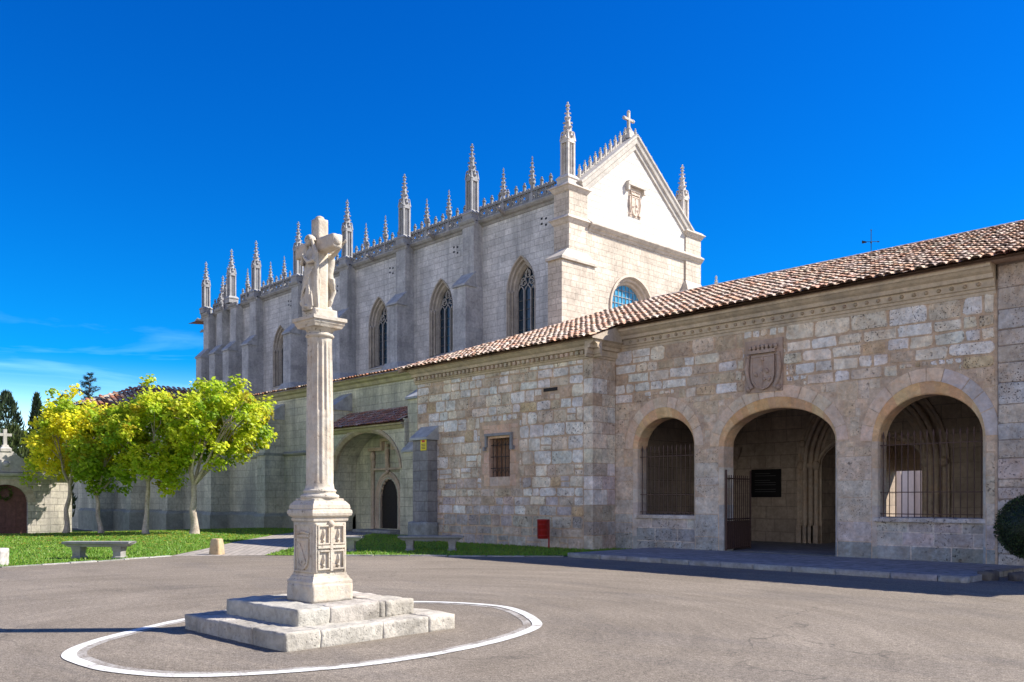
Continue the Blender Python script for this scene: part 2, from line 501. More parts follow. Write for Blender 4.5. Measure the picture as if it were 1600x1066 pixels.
# ------------------------------------------------------------------ mesh builder
class MB:
    def __init__(s, tint=(0.4, 0.38, 0.35)):
        s.v, s.f, s.c, s.sm = [], [], [], []
        s.t = tint
    def add(s, vs, fs, tint=None, smooth=False):
        o = len(s.v)
        s.v.extend([tuple(p) for p in vs])
        t = tint or s.t
        for f in fs:
            s.f.append(tuple(i + o for i in f))
            s.c.append(t)
            s.sm.append(smooth)
    def box(s, x0, x1, y0, y1, z0, z1, tint=None):
        s.add([(x0, y0, z0), (x1, y0, z0), (x1, y1, z0), (x0, y1, z0), (x0, y0, z1), (x1, y0, z1), (x1, y1, z1), (x0, y1, z1)],
              [(3, 2, 1, 0), (4, 5, 6, 7), (0, 1, 5, 4), (1, 2, 6, 5), (2, 3, 7, 6), (3, 0, 4, 7)], tint)
    def hexa(s, lo, hi, tint=None):
        """lo, hi: 4 points each, same winding (counter-clockwise from above)"""
        s.add(list(lo) + list(hi), [(3, 2, 1, 0), (4, 5, 6, 7), (0, 1, 5, 4), (1, 2, 6, 5), (2, 3, 7, 6), (3, 0, 4, 7)], tint)
    def loft(s, rings, closed=True, caps=True, tint=None, smooth=False):
        n = len(rings[0])
        vs = [p for r in rings for p in r]
        fs = []
        for i in range(len(rings) - 1):
            for j in range(n if closed else n - 1):
                k = (j + 1) % n
                fs.append((i * n + j, i * n + k, (i + 1) * n + k, (i + 1) * n + j))
        s.add(vs, fs, tint, smooth)
        if caps and closed:
            s.add(list(rings[0])[::-1], [tuple(range(n))], tint)
            s.add(rings[-1], [tuple(range(n))], tint)
    def lathe(s, cx, cy, prof, seg=24, tint=None, smooth=True, rot=0.0, power=None):
        rings = []
        for r, z in prof:
            rings.append([(cx + r * math.cos(2 * PI * j / seg + rot), cy + r * math.sin(2 * PI * j / seg + rot), z) for j in range(seg)])
        s.loft(rings, True, True, tint, smooth)
    def square(s, cx, cy, prof, tint=None):
        """stack of squares: prof = (half, z)"""
        s.loft([[(cx - h, cy - h, z), (cx + h, cy - h, z), (cx + h, cy + h, z), (cx - h, cy + h, z)] for h, z in prof], True, True, tint)
    def tube(s, pts, rad, seg=8, tint=None, smooth=True, caps=True):
        pts = [Vector(p) for p in pts]
        n = len(pts)
        if not isinstance(rad, (list, tuple)):
            rad = [rad] * n
        rings = []
        up = Vector((0.31, 0.17, 0.93)).normalized()
        for i, p in enumerate(pts):
            d = (pts[min(i + 1, n - 1)] - pts[max(i - 1, 0)]).normalized()
            a = d.cross(up)
            if a.length < 1e-3:
                a = d.cross(Vector((1, 0, 0)))
            a.normalize()
            b = d.cross(a)
            rings.append([tuple(p + (a * math.cos(2 * PI * j / seg) + b * math.sin(2 * PI * j / seg)) * rad[i]) for j in range(seg)])
        s.loft(rings, True, caps, tint, smooth)
    def ball(s, c, r, seg=8, rings=5, tint=None, sc=(1, 1, 1), smooth=True):
        rs = []
        for i in range(rings + 1):
            a = -PI / 2 + PI * i / rings
            rr = max(math.cos(a), 0.02)
            rs.append([(c[0] + r * sc[0] * rr * math.cos(2 * PI * j / seg), c[1] + r * sc[1] * rr * math.sin(2 * PI * j / seg), c[2] + r * sc[2] * math.sin(a)) for j in range(seg)])
        s.loft(rs, True, True, tint, smooth)
    def xf(s, T):
        s.v = [T(*p) for p in s.v]
        return s
    def build(s, name, mat, parent=None, local=False, loc=None):
        me = bpy.data.meshes.new(name)
        me.from_pydata(s.v, [], s.f)
        at = me.attributes.new('tint', 'FLOAT_COLOR', 'FACE')
        flatc = []
        for c in s.c:
            flatc += [c[0], c[1], c[2], 1.0]
        at.data.foreach_set('color', flatc)
        me.polygons.foreach_set('use_smooth', s.sm)
        me.materials.append(mat)
        o = bpy.data.objects.new(name, me)
        col.objects.link(o)
        if parent:
            o.parent = parent
            if not local:
                L = world_loc(parent)
                me.transform(Matrix.Translation(-L))
        elif loc is not None:
            me.transform(Matrix.Translation(-Vector(loc)))
            o.location = loc
        me.update()
        return o

def world_loc(o):
    L = Vector((0, 0, 0))
    while o:
        L += o.location
        o = o.parent
    return L

def tag(o, label=None, cat=None, group=None, kind=None):
    if label: o['label'] = label
    if cat: o['category'] = cat
    if group: o['group'] = group
    if kind: o['kind'] = kind
    return o

def thing(name, loc, label, cat, rz=0.0, group=None):
    o = bpy.data.objects.new(name, None)
    o.empty_display_size = 0.3
    col.objects.link(o)
    o.location = loc
    o.rotation_euler = (0, 0, rz)
    return tag(o, label, cat, group)

def copy_tree(o, parent=None):
    c = o.copy()
    col.objects.link(c)
    c.parent = parent
    for ch in list(o.children):
        copy_tree(ch, c)
    return c

def copy_part(o, parent, offset):
    """a copy of a part (and its sub-parts) moved by offset inside its thing"""
    c = copy_tree(o, parent)
    c.location = Vector(o.location) + Vector(offset)
    return c

def FY(y):                      # wall frame facing -Y: u = X, v = Z, n outwards
    return lambda u, v, n=0.0: (u, y - n, v)
def FX(x):                      # wall frame facing +X: u = Y
    return lambda u, v, n=0.0: (x + n, u, v)

def ell_arch(c, half, spring, rise, n=20):
    return [(c - half * math.cos(PI * i / n), spring + rise * math.sin(PI * i / n)) for i in range(n + 1)]
def pointed(c, half, spring, apex, n=16):
    h = apex - spring
    r = (half * half + h * h) / (2 * half)
    ph = math.acos(max(-1, min(1, (r - half) / r)))
    m = n // 2
    L = [(c - half + r - r * math.cos(ph * i / m), spring + r * math.sin(ph * i / m)) for i in range(m + 1)]
    return L + [(2 * c - u, v) for u, v in L[-2::-1]]
def full(arch, sill):
    return [(arch[0][0], sill)] + list(arch) + [(arch[-1][0], sill)]

def wall_face(mb, T, u0, u1, v0, v1, ops, n=0.0, tint=None):
    """front sheet with arched holes. ops: list of (arch points, sill) in order of u"""
    def q(a, b, c, d):
        mb.add([T(*a, n), T(*b, n), T(*c, n), T(*d, n)], [(0, 1, 2, 3)], tint)
    cur = u0
    for arch, sill in ops:
        a, b = arch[0][0], arch[-1][0]
        if a > cur:
            q((cur, v0), (a, v0), (a, v1), (cur, v1))
        if sill > v0 + 1e-4:
            q((a, v0), (b, v0), (b, sill), (a, sill))
        for p, r in zip(arch[:-1], arch[1:]):
            if r[0] - p[0] > 1e-6:
                q(p, r, (r[0], v1), (p[0], v1))
        cur = b
    if cur < u1:
        q((cur, v0), (u1, v0), (u1, v1), (cur, v1))

def loft_paths(mb, T, paths, tint=None, smooth=False):
    """paths: list of (points, n) with equal counts"""
    rings = [[T(u, v, n) for u, v in p] for p, n in paths]
    mb.loft(rings, False, False, tint, smooth)

def fill_path(mb, T, pts, n, tint=None):
    mb.add([T(u, v, n) for u, v in pts], [tuple(range(len(pts)))[::-1]], tint)

def bar(mb, T, u0, u1, v0, v1, n0, n1, tint=None):
    mb.hexa([T(u0, v0, n1), T(u1, v0, n1), T(u1, v0, n0), T(u0, v0, n0)], [T(u0, v1, n1), T(u1, v1, n1), T(u1, v1, n0), T(u0, v1, n0)], tint)

rnd = random.Random(11)
def jit(t, a=0.1, r=rnd):
    k = 1 + r.uniform(-a, a)
    return tuple(max(0.01, x * k * (1 + r.uniform(-a, a) * 0.3)) for x in t)

def block(mb, T, u0, u1, v0, v1, h, tint, r, rough=0.02, rounding=0.3):
    """one stone standing proud of the mortar, with rounded uneven corners"""
    w, t = u1 - u0, v1 - v0
    cr = min(w, t) * rounding * r.uniform(0.5, 1.0)
    base, top = [], []
    cx, cy = (u0 + u1) / 2, (v0 + v1) / 2
    ins = min(0.018, min(w, t) * 0.15)
    for sx, sy, a0 in ((1, -1, -PI / 2), (1, 1, 0), (-1, 1, PI / 2), (-1, -1, PI)):
        c2 = cr * r.uniform(0.4, 1.3)
        px, py = cx + sx * (w / 2 - c2), cy + sy * (t / 2 - c2)
        for k in range(3):
            a = a0 + PI / 4 * k
            j = r.uniform(-rough, rough)
            base.append((px + math.cos(a) * (c2 + j), py + math.sin(a) * (c2 + j)))
    for (u, v) in base:
        d = math.hypot(u - cx, v - cy) or 1
        top.append((u - (u - cx) / d * ins, v - (v - cy) / d * ins))
    n = len(base)
    tu, tv = r.uniform(-0.01, 0.01), r.uniform(-0.01, 0.01)
    vs = [T(u, v, 0) for u, v in base] + [T(u, v, h + tu * (u - cx) / w + tv * (v - cy) / t) for u, v in top]
    fs = [(i, (i + 1) % n, n + (i + 1) % n, n + i) for i in range(n)] + [tuple(range(n, 2 * n))]
    mb.add(vs, fs, tint)

def stone_wall(mb, T, u0, u1, v0, v1, pick, keep, r, hrow=(0.28, 0.46), wr=(0.3, 0.8), gap=0.022, h=(0.006, 0.022), rough=0.016, rounding=0.22, snap=()):
    """random coursed stones; keep(a,b,c,d) is True when a stone may stand there"""
    def put(a, b, c, d, lev):
        if keep(a, b, c, d):
            block(mb, T, a + gap / 2, b - gap / 2, c + gap / 2, d - gap / 2, r.uniform(*h), pick((a + b) / 2, (c + d) / 2, r), r, rough, rounding)
        elif lev < 4 and (b - a) > 0.12:
            m = (a + b) / 2
            if d - c > (b - a) * 1.1:
                k = (c + d) / 2
                put(a, b, c, k, lev + 1)
                put(a, b, k, d, lev + 1)
            else:
                put(a, m, c, d, lev + 1)
                put(m, b, c, d, lev + 1)
    v = v0
    while v < v1 - 0.05:
        hh = r.uniform(*hrow)
        if v + hh > v1 - 0.15:
            hh = v1 - v
        u = u0
        while u < u1 - 0.02:
            w = r.uniform(*wr) * (0.7 + hh)
            if u + w > u1 - 0.2:
                w = u1 - u
            if r.random() < 0.12 and hh > 0.33:
                k = v + hh * r.uniform(0.4, 0.6)
                put(u, u + w, v, k, 0)
                put(u, u + w, k, v + hh, 0)
            else:
                put(u, u + w, v, v + hh, 0)
            u += w
        v += hh

def rough_box(mb, x0, x1, y0, y1, z0, z1, cell=0.06, bev=0.025, amp=0.012, tint=None, seed=0, scale=4.0):
    """worn stone block: subdivided box, rounded edges, noisy faces"""
    bm = bmesh.new()
    nx, ny, nz = (max(1, round((b - a) / cell)) for a, b in ((x0, x1), (y0, y1), (z0, z1)))
    pts = {}
    def vert(i, j, k):
        if (i, j, k) not in pts:
            p = Vector((x0 + (x1 - x0) * i / nx, y0 + (y1 - y0) * j / ny, z0 + (z1 - z0) * k / nz))
            q = Vector((min(max(p.x, x0 + bev), x1 - bev), min(max(p.y, y0 + bev), y1 - bev), min(max(p.z, z0 + bev), z1 - bev)))
            d = p - q
            if d.length > bev:
                p = q + d.normalized() * bev
            nv = noise.noise_vector(p * scale + Vector((seed * 3.1, 0, 0))) + 0.5 * noise.noise_vector(p * scale * 2.7)
            p = p + Vector((nv.x, nv.y, nv.z)) * amp
            pts[(i, j, k)] = len(pts)
            bmv.append(tuple(p))
        return pts[(i, j, k)]
    bmv, fs = [], []
    for i in range(nx):
        for j in range(ny):
            fs.append((vert(i, j + 1, 0), vert(i + 1, j + 1, 0), vert(i + 1, j, 0), vert(i, j, 0)))
            fs.append((vert(i, j, nz), vert(i + 1, j, nz), vert(i + 1, j + 1, nz), vert(i, j + 1, nz)))
    for i in range(nx):
        for k in range(nz):
            fs.append((vert(i, 0, k), vert(i + 1, 0, k), vert(i + 1, 0, k + 1), vert(i, 0, k + 1)))
            fs.append((vert(i + 1, ny, k), vert(i, ny, k), vert(i, ny, k + 1), vert(i + 1, ny, k + 1)))
    for j in range(ny):
        for k in range(nz):
            fs.append((vert(nx, j, k), vert(nx, j + 1, k), vert(nx, j + 1, k + 1), vert(nx, j, k + 1)))
            fs.append((vert(0, j + 1, k), vert(0, j, k), vert(0, j, k + 1), vert(0, j + 1, k + 1)))
    bm.free()
    mb.add(bmv, fs, tint, True)

TILE_T = [(0.40, 0.17, 0.095), (0.46, 0.22, 0.13), (0.50, 0.30, 0.20), (0.42, 0.31, 0.22), (0.30, 0.20, 0.14), (0.52, 0.38, 0.27), (0.36, 0.15, 0.09), (0.45, 0.40, 0.32)]
def tiles(mb, origin, du, dv, cols, rows, su, sv, keep=None, r=None, tints=TILE_T, pans=True, rad=0.105):
    """barrel tiles: origin = eave start, du along the eave, dv up the slope (unit vectors)"""
    r = r or random.Random(3)
    du, dv = Vector(du).normalized(), Vector(dv).normalized()
    nn = du.cross(dv).normalized()
    O = Vector(origin)
    for i in range(cols):
        for j in range(rows):
            for conv in ((True, False) if pans else (True,)):
                uu = (i + (0.5 if conv else 0.0)) * su
                v0 = j * sv - (0.04 if conv else 0.0)
                p = O + du * (uu + (r.gauss(0, 0.012) if conv else 0)) + dv * (v0 + (r.gauss(0, 0.02) if conv else 0))
                if keep and not keep(p):
                    continue
                L = sv * 1.16
                a0 = r.uniform(-0.06, 0.06)
                R0, R1 = rad * r.uniform(0.95, 1.08), rad * 0.84
                lift = 0.026 + r.uniform(0, 0.022)
                t = jit(r.choice(tints), 0.15, r)
                rings = []
                ns = 6 if conv else 4
                for (vv, rr, lf) in ((0, R0, lift), (L, R1, 0.0)):
                    row = []
                    for k in range(ns + 1):
                        a = PI * k / ns
                        x = -math.cos(a) * rr * (1.0 if conv else 1.15)
                        z = math.sin(a) * rr * (0.62 if conv else -0.35) + (0.035 if conv else 0.06) + lf
                        q = p + du * (x + a0 * vv) + dv * vv + nn * z
                        row.append(tuple(q))
                    rings.append(row)
                mb.loft(rings, False, False, t, False)
                if conv:   # thickness shown at the lower end
                    row = rings[0]
                    inner = [tuple(p + du * (-math.cos(PI * k / ns) * rr * 0.84) + nn * (math.sin(PI * k / ns) * R0 * 0.46 + 0.035 + lift)) for k in range(ns + 1) for rr in (R0,)]
                    mb.loft([inner, row], False, False, (t[0] * 0.8, t[1] * 0.8, t[2] * 0.8))

# ------------------------------------------------------------------ ground
def smooth01(t):
    t = max(0.0, min(1.0, t))
    return t * t * (3 - 2 * t)
def gz(x, y):
    return -1.0 * smooth01((-42.0 - x) / 24.0)

def sheet(name, mat, poly, lift, cell=2.0, kind='structure'):
    """flat area draped on the ground, cut to a polygon"""
    bm = bmesh.new()
    vs = [bm.verts.new((x, y, 0)) for x, y in poly]
    bm.faces.new(vs)
    xs = [p[0] for p in poly]
    ys = [p[1] for p in poly]
    x = math.floor(min(xs)) + cell
    while x < max(xs):
        bmesh.ops.bisect_plane(bm, geom=bm.verts[:] + bm.edges[:] + bm.faces[:], plane_co=(x, 0, 0), plane_no=(1, 0, 0))
        x += cell
    bmesh.ops.triangulate(bm, faces=bm.faces[:])
    for v in bm.verts:
        v.co.z = gz(v.co.x, v.co.y) + lift
    for f in bm.faces:
        if f.normal.z < 0:
            f.normal_flip()
    me = bpy.data.meshes.new(name)
    bm.to_mesh(me)
    bm.free()
    me.materials.append(mat)
    o = bpy.data.objects.new(name, me)
    col.objects.link(o)
    if kind: o['kind'] = kind
    return o

g = MB()
gx = [-900, -400, -200, -120] + [-100 + 4 * i for i in range(17)] + [-30, -20, -10, 0, 20, 60, 200, 900]
gy = [-900, -200, -60, -20, 0, 10, 20, 30, 40, 60, 100, 200, 900]
gv = [(x, y, gz(x, y)) for x in gx for y in gy]
n = len(gy)
g.add(gv, [(i * n + j, (i + 1) * n + j, (i + 1) * n + j + 1, i * n + j + 1) for i in range(len(gx) - 1) for j in range(n - 1)])
tag(g.build('ground', M['asphalt']), 'brown grey asphalt forecourt in front of the monastery', 'ground', kind='structure')

LAWN_L = [(-22.9, 4.6), (-23.05, 5.39), (-23.26, 6.32), (-23.48, 7.67), (-24.1, 9.2), (-24.4, 9.95), (-27.4, 12.4), (-30.77, 14.97), (-33.3, 17.2), (-35.58, 19.21), (-38.0, 21.8), (-39.5, 23.9),
          (-80, 23.9), (-80, 14.2), (-47.0, 14.2), (-47.0, -4), (-30, -8), (-24.0, -2)]
LAWN_R = [(-22.85, 12.0), (-21.2, 13.4), (-19.79, 14.83), (-18.2, 16.3), (-16.63, 17.8), (-16.48, 18.6), (-16.48, 21.6), (-27.0, 21.6), (-29.5, 23.0), (-33.4, 23.0),
          (-30.58, 19.83), (-27.8, 16.8), (-25.5, 14.37)]
PATH = [(-24.4, 9.95), (-27.4, 12.4), (-30.77, 14.97), (-33.3, 17.2), (-35.58, 19.21), (-38.0, 21.8), (-39.5, 23.9), (-37, 24.95), (-33, 24.95), (-32.0, 23.5), (-33.4, 23.0), (-30.58, 19.83), (-27.8, 16.8), (-25.5, 14.37), (-22.85, 12.0), (-23.5, 10.9)]
tag(sheet('lawn', M['lawn'], LAWN_L, 0.012), 'sunlit lawn under the yellow green trees', 'lawn')
tag(sheet('lawn', M['lawn'], LAWN_R, 0.012), 'shaded lawn strip along the stone block wall', 'lawn')
tag(sheet('path', M['path'], PATH, 0.006), 'pale stone path leading to the arched side door', 'path')

def inside(poly, x, y):
    c = False
    j = len(poly) - 1
    for i in range(len(poly)):
        xi, yi = poly[i]
        xj, yj = poly[j]
        if (yi > y) != (yj > y) and x < (xj - xi) * (y - yi) / (yj - yi) + xi:
            c = not c
        j = i
    return c

def grass(name, poly, count, label, r, near):
    mb = MB()
    xs = [p[0] for p in poly]
    ys = [p[1] for p in poly]
    k = 0
    x0, x1, y0, y1 = max(min(xs), near[0]), max(xs), max(min(ys), near[1]), min(max(ys), near[2])
    while k < count:
        x = x1 - (x1 - x0) * r.random() ** 1.3
        y = r.uniform(y0, y1)
        if not inside(poly, x, y):
            continue
        k += 1
        z = gz(x, y) + 0.012
        a = r.uniform(0, PI)
        w, h = r.uniform(0.012, 0.022), r.uniform(0.03, 0.075)
        lx, ly = r.uniform(-0.04, 0.04), r.uniform(-0.04, 0.04)
        c, s_ = math.cos(a) * w, math.sin(a) * w
        t = r.random()
        tint = (0.10 + 0.10 * t, 0.215 + 0.10 * r.random(), 0.02 + 0.016 * t)
        mb.add([(x - c, y - s_, z), (x + c, y + s_, z), (x + lx, y + ly, z + h)], [(0, 1, 2)], tint)
    tag(mb.build(name, M['grass']), label, 'grass', kind='stuff')
gr = random.Random(5)
grass('grass', LAWN_L, 52000, 'short green grass of the sunlit lawn under the trees', gr, (-50, -2, 23.8))
grass('grass', LAWN_R, 16000, 'short green grass in the shade along the stone block wall', gr, (-36, 12, 23.5))

fl_r = random.Random(77)
flm = MB()
for k in range(900):
    x, y = fl_r.gauss(-40.5, 5.5), fl_r.gauss(13.5, 4.0)
    if not inside(LAWN_L, x, y):
        continue
    z = gz(x, y) + 0.035
    a = fl_r.uniform(0, PI)
    c, s_ = math.cos(a) * 0.07, math.sin(a) * 0.07
    q = fl_r.uniform(0.4, 0.8)
    flm.add([(x - c, y - s_, z + fl_r.uniform(0, 0.03)), (x + s_ * q, y - c * q, z), (x + c, y + s_, z + fl_r.uniform(0, 0.03)), (x - s_ * q, y + c * q, z)], [(0, 1, 2, 3)], jit(fl_r.choice([(0.55, 0.40, 0.06), (0.42, 0.24, 0.07), (0.5, 0.46, 0.08)]), 0.2, fl_r))
tag(flm.build('fallen_leaves', M['leaf']), 'scattered yellow and brown fallen leaves on the lawn under the trees', 'leaves', kind='stuff')

# raised pavement with kerb in front of the porch
kb = MB((0.3, 0.29, 0.28))
kb.box(-16.45, -6.1, 17.95, 21.68, -0.05, 0.115)
tag(kb.build('pavement', M['pavement']), 'raised stone pavement in front of the arches', 'pavement', kind='structure')
kb = MB((0.33, 0.32, 0.30))
x = -16.45
kr = random.Random(2)
while x < -6.2:
    w = min(kr.uniform(0.8, 1.2), -6.1 - x)
    rough_box(kb, x + 0.006, x + w - 0.006, 17.72, 17.945, -0.06, 0.118 + kr.uniform(-0.006, 0.006), 0.08, 0.02, 0.01, jit((0.32, 0.31, 0.29), 0.12, kr), kr.random() * 9)
    x += w
tag(kb.build('kerb', M['step_stone']), 'grey stone kerb edging the raised pavement', 'kerb', kind='structure')
# low edging stones of the lawn
ks = MB()
for P_ in (LAWN_R[1:5], LAWN_L[1:6]):
    for (ax, ay), (bx, by) in zip(P_[:-1], P_[1:]):
        L = math.hypot(bx - ax, by - ay)
        m_ = max(1, round(L / 0.9))
        for i in range(m_):
            p, q = Vector((ax, ay, 0)).lerp(Vector((bx, by, 0)), (i + 0.02) / m_), Vector((ax, ay, 0)).lerp(Vector((bx, by, 0)), (i + 0.98) / m_)
            d = (q - p).normalized()
            nrm = Vector((-d.y, d.x, 0)) * 0.07
            t = jit((0.45, 0.44, 0.42) if kr.random() < 0.6 else (0.3, 0.29, 0.27), 0.1, kr)
            z = kr.uniform(0.02, 0.035)
            ks.hexa([p - nrm + Vector((0, 0, -0.05)), q - nrm + Vector((0, 0, -0.05)), q + nrm + Vector((0, 0, -0.05)), p + nrm + Vector((0, 0, -0.05))],
                    [p - nrm + Vector((0, 0, z)), q - nrm + Vector((0, 0, z)), q + nrm + Vector((0, 0, z)), p + nrm + Vector((0, 0, z))], t)
tag(ks.build('kerb', M['step_stone']), 'flush pale kerb stones edging the lawns', 'kerb', kind='structure')

# painted ring on the asphalt
def ring_mark(name, pts, w, mat, z, label):
    N = len(pts)
    cur = []
    for i in range(N):
        p0, p1, p2, p3 = (Vector(pts[(i + k) % N]) for k in (-1, 0, 1, 2))
        for s_ in range(10):
            t = s_ / 10
            cur.append(0.5 * ((2 * p1) + (p2 - p0) * t + (2 * p0 - 5 * p1 + 4 * p2 - p3) * t * t + (3 * p1 - p0 - 3 * p2 + p3) * t ** 3))
    mb = MB()
    n_ = len(cur)
    c = sum(cur, Vector((0, 0))) / n_
    out, inn = [], []
    for i, p in enumerate(cur):
        d = (cur[(i + 1) % n_] - cur[i - 1]).normalized()
        nr = Vector((d.y, -d.x))
        if nr.dot(p - c) < 0:
            nr = -nr
        ww = w * (1 + 0.12 * noise.noise(Vector((p.x * 2, p.y * 2, 0))))
        out.append((p.x, p.y, z))
        q = p - nr * ww
        inn.append((q.x, q.y, z))
    mb.loft([out, inn], True, False)
    tag(mb.build(name, mat), label, 'marking', kind='structure')
RING = [(-8.01, 8.13), (-9.27, 8.85), (-10.19, 8.78), (-11.0, 8.25), (-11.6, 7.3), (-11.78, 6.1), (-11.5, 4.89), (-10.74, 3.74), (-10.22, 3.16), (-9.72, 2.84), (-9.2, 2.76), (-8.35, 2.88), (-7.56, 3.42), (-7.03, 4.72), (-7.08, 6.2), (-7.45, 7.4)]
ring_mark('road_marking', RING, 0.135, M['white_paint'], 0.008, 'white painted ring on the asphalt round the stone cross')
ring_mark('road_marking', [(x * 0.945 + -9.45 * 0.055, y * 0.95 + 5.6 * 0.05) for x, y in RING], 0.10, M['old_paint'], 0.004, 'faded older ring inside the white painted ring')

# ------------------------------------------------------------------ the stone cross in the forecourt
LIME = (0.52, 0.475, 0.40)
mon = thing('stone_cross', (-9.47, 5.72, 0), 'tall pale stone wayside cross on a fluted column standing on two worn steps', 'monument', R(2))
sr = random.Random(4)
def step(name, half, z0, z1, tints):
    mb = MB()
    w = 0.42
    # four edges of separate stones, plus the core
    for side in range(4):
        a = -half
        while a < half - 0.01:
            L = sr.uniform(0.75, 1.35)
            if a + L > half - 0.5:
                L = half - a
            e0, e1 = a, a + L
            if side in (0, 2) :
                pass
            else:
                e0, e1 = max(a, -half + w), min(a + L, half - w)
            if e1 - e0 > 0.05:
                dz = sr.uniform(-0.006, 0.004)
                t = jit(sr.choice(tints), 0.05, sr)
                o = sr.uniform(-0.005, 0.012)
                sd_ = sr.random() * 20
                gp = 0.0008
                if side == 0:
                    rough_box(mb, e0 + gp, e1 - gp, -half - o, -half + w, z0, z1 + dz, 0.03, 0.017, 0.012, t, sd_, 5)
                elif side == 2:
                    rough_box(mb, e0 + gp, e1 - gp, half - w, half + o, z0, z1 + dz, 0.05, 0.017, 0.012, t, sd_, 5)
                elif side == 1:
                    rough_box(mb, half - w, half + o, e0 + gp, e1 - gp, z0, z1 + dz, 0.03, 0.017, 0.012, t, sd_, 5)
                else:
                    rough_box(mb, -half - o, -half + w, e0 + gp, e1 - gp, z0, z1 + dz, 0.05, 0.017, 0.012, t, sd_, 5)
            a += L
    i = half - w + 0.02
    mb.box(-i, i, -i, i, z0, z1 - 0.02)
    return mb.build(name, M['step_stone'], mon, local=True)
ST = [(0.46, 0.42, 0.36), (0.44, 0.41, 0.36), (0.48, 0.42, 0.34)]
step('base_step', 1.18, -0.03, 0.19, ST)
step('base_step', 0.815, 0.16, 0.375, ST)

ped = MB(LIME)
rough_box(ped, -0.29, 0.29, -0.29, 0.29, 0.35, 0.575, 0.035, 0.015, 0.006, LIME, 3, 6)
ped.square(0, 0, [(0.285, 0.565), (0.285, 0.60), (0.262, 0.63), (0.25, 0.66), (0.238, 0.67), (0.232, 0.70)])
rough_box(ped, -0.23, 0.23, -0.23, 0.23, 0.69, 1.34, 0.035, 0.008, 0.003, LIME, 5, 6)
ped.square(0, 0, [(0.232, 1.325), (0.245, 1.335), (0.25, 1.36), (0.238, 1.372), (0.256, 1.385), (0.278, 1.40), (0.286, 1.43), (0.282, 1.465), (0.262, 1.475), (0.268, 1.49), (0.262, 1.53), (0.225, 1.575), (0.2, 1.585)])
pedo = ped.build('pedestal', M['column_stone'], mon, local=True)
# carved shield on the face towards the lawn (-Y) and quartered arms on the sunny face (+X)
cv = MB(LIME)
T = FY(-0.232)
for a, b, c, d in ((-0.19, 0.19, 0.715, 0.735), (-0.19, 0.19, 1.285, 1.305), (-0.19, -0.165, 0.735, 1.285), (0.165, 0.19, 0.735, 1.285)):
    bar(cv, T, a, b, c, d, -0.01, 0.012)
sh = [(-0.125, 1.12), (-0.125, 0.88), (-0.1, 0.80), (-0.05, 0.755), (0, 0.74), (0.05, 0.755), (0.1, 0.80), (0.125, 0.88), (0.125, 1.12)]
cs = (0, 0.95)
shi = [((u - cs[0]) * 0.82, cs[1] + (v - cs[1]) * 0.82) for u, v in sh]
cv.loft([[T(u, v, 0) for u, v in sh], [T(u, v, 0.02) for u, v in sh], [T(u, v, 0.02) for u, v in shi], [T(u, v, 0.012) for u, v in shi]], True, True)
cv.hexa([T(-0.10, 1.03, 0.026), T(-0.055, 1.07, 0.026), T(-0.055, 1.07, 0), T(-0.10, 1.03, 0)], [T(0.045, 0.80, 0.026), T(0.085, 0.84, 0.026), T(0.085, 0.84, 0), T(0.045, 0.80, 0)])
for i in range(7):
    cv.ball(T(-0.12 + 0.04 * i, 1.185 + 0.02 * (1 - abs(i - 3) / 3), 0.005), 0.02, 6, 4)
bar(cv, T, -0.13, 0.13, 1.14, 1.165, 0, 0.018)
cv.build('carved_shield', M['column_stone'], mon, local=True)
cv = MB(LIME)
T = FX(0.232)
bar(cv, T, -0.018, 0.018, 0.73, 1.30, 0, 0.032)
bar(cv, T, -0.19, 0.19, 1.005, 1.04, 0, 0.03)
for cu in (-0.105, 0.105):
    for cvv in (0.865, 1.17):
        for a, b, c, d in ((-0.083, 0.083, 0.10, 0.118), (-0.083, 0.083, -0.118, -0.10), (-0.083, -0.066, -0.10, 0.10), (0.066, 0.083, -0.10, 0.10)):
            bar(cv, T, cu + a, cu + b, cvv + c, cvv + d, 0, 0.026)
        loz = [(0, -0.085), (0.028, 0), (0, 0.085), (-0.028, 0)]
        cv.add([T(cu + u, cvv + v, 0.0) for u, v in loz] + [T(cu, cvv, 0.04)], [(0, 1, 4), (1, 2, 4), (2, 3, 4), (3, 0, 4)])
        cv.ball(T(cu, cvv - 0.07, 0.01), 0.022, 6, 4)
cv.ball(T(0, 1.30, 0.01), 0.045, 8, 5)
for s_ in (-1, 1):
    cv.tube([T(s_ * 0.2, 0.72, 0.0), T(s_ * 0.208, 1.0, 0.004), T(s_ * 0.2, 1.3, 0.0)], 0.016, 6)
cv.build('quartered_arms', M['column_stone'], mon, local=True)

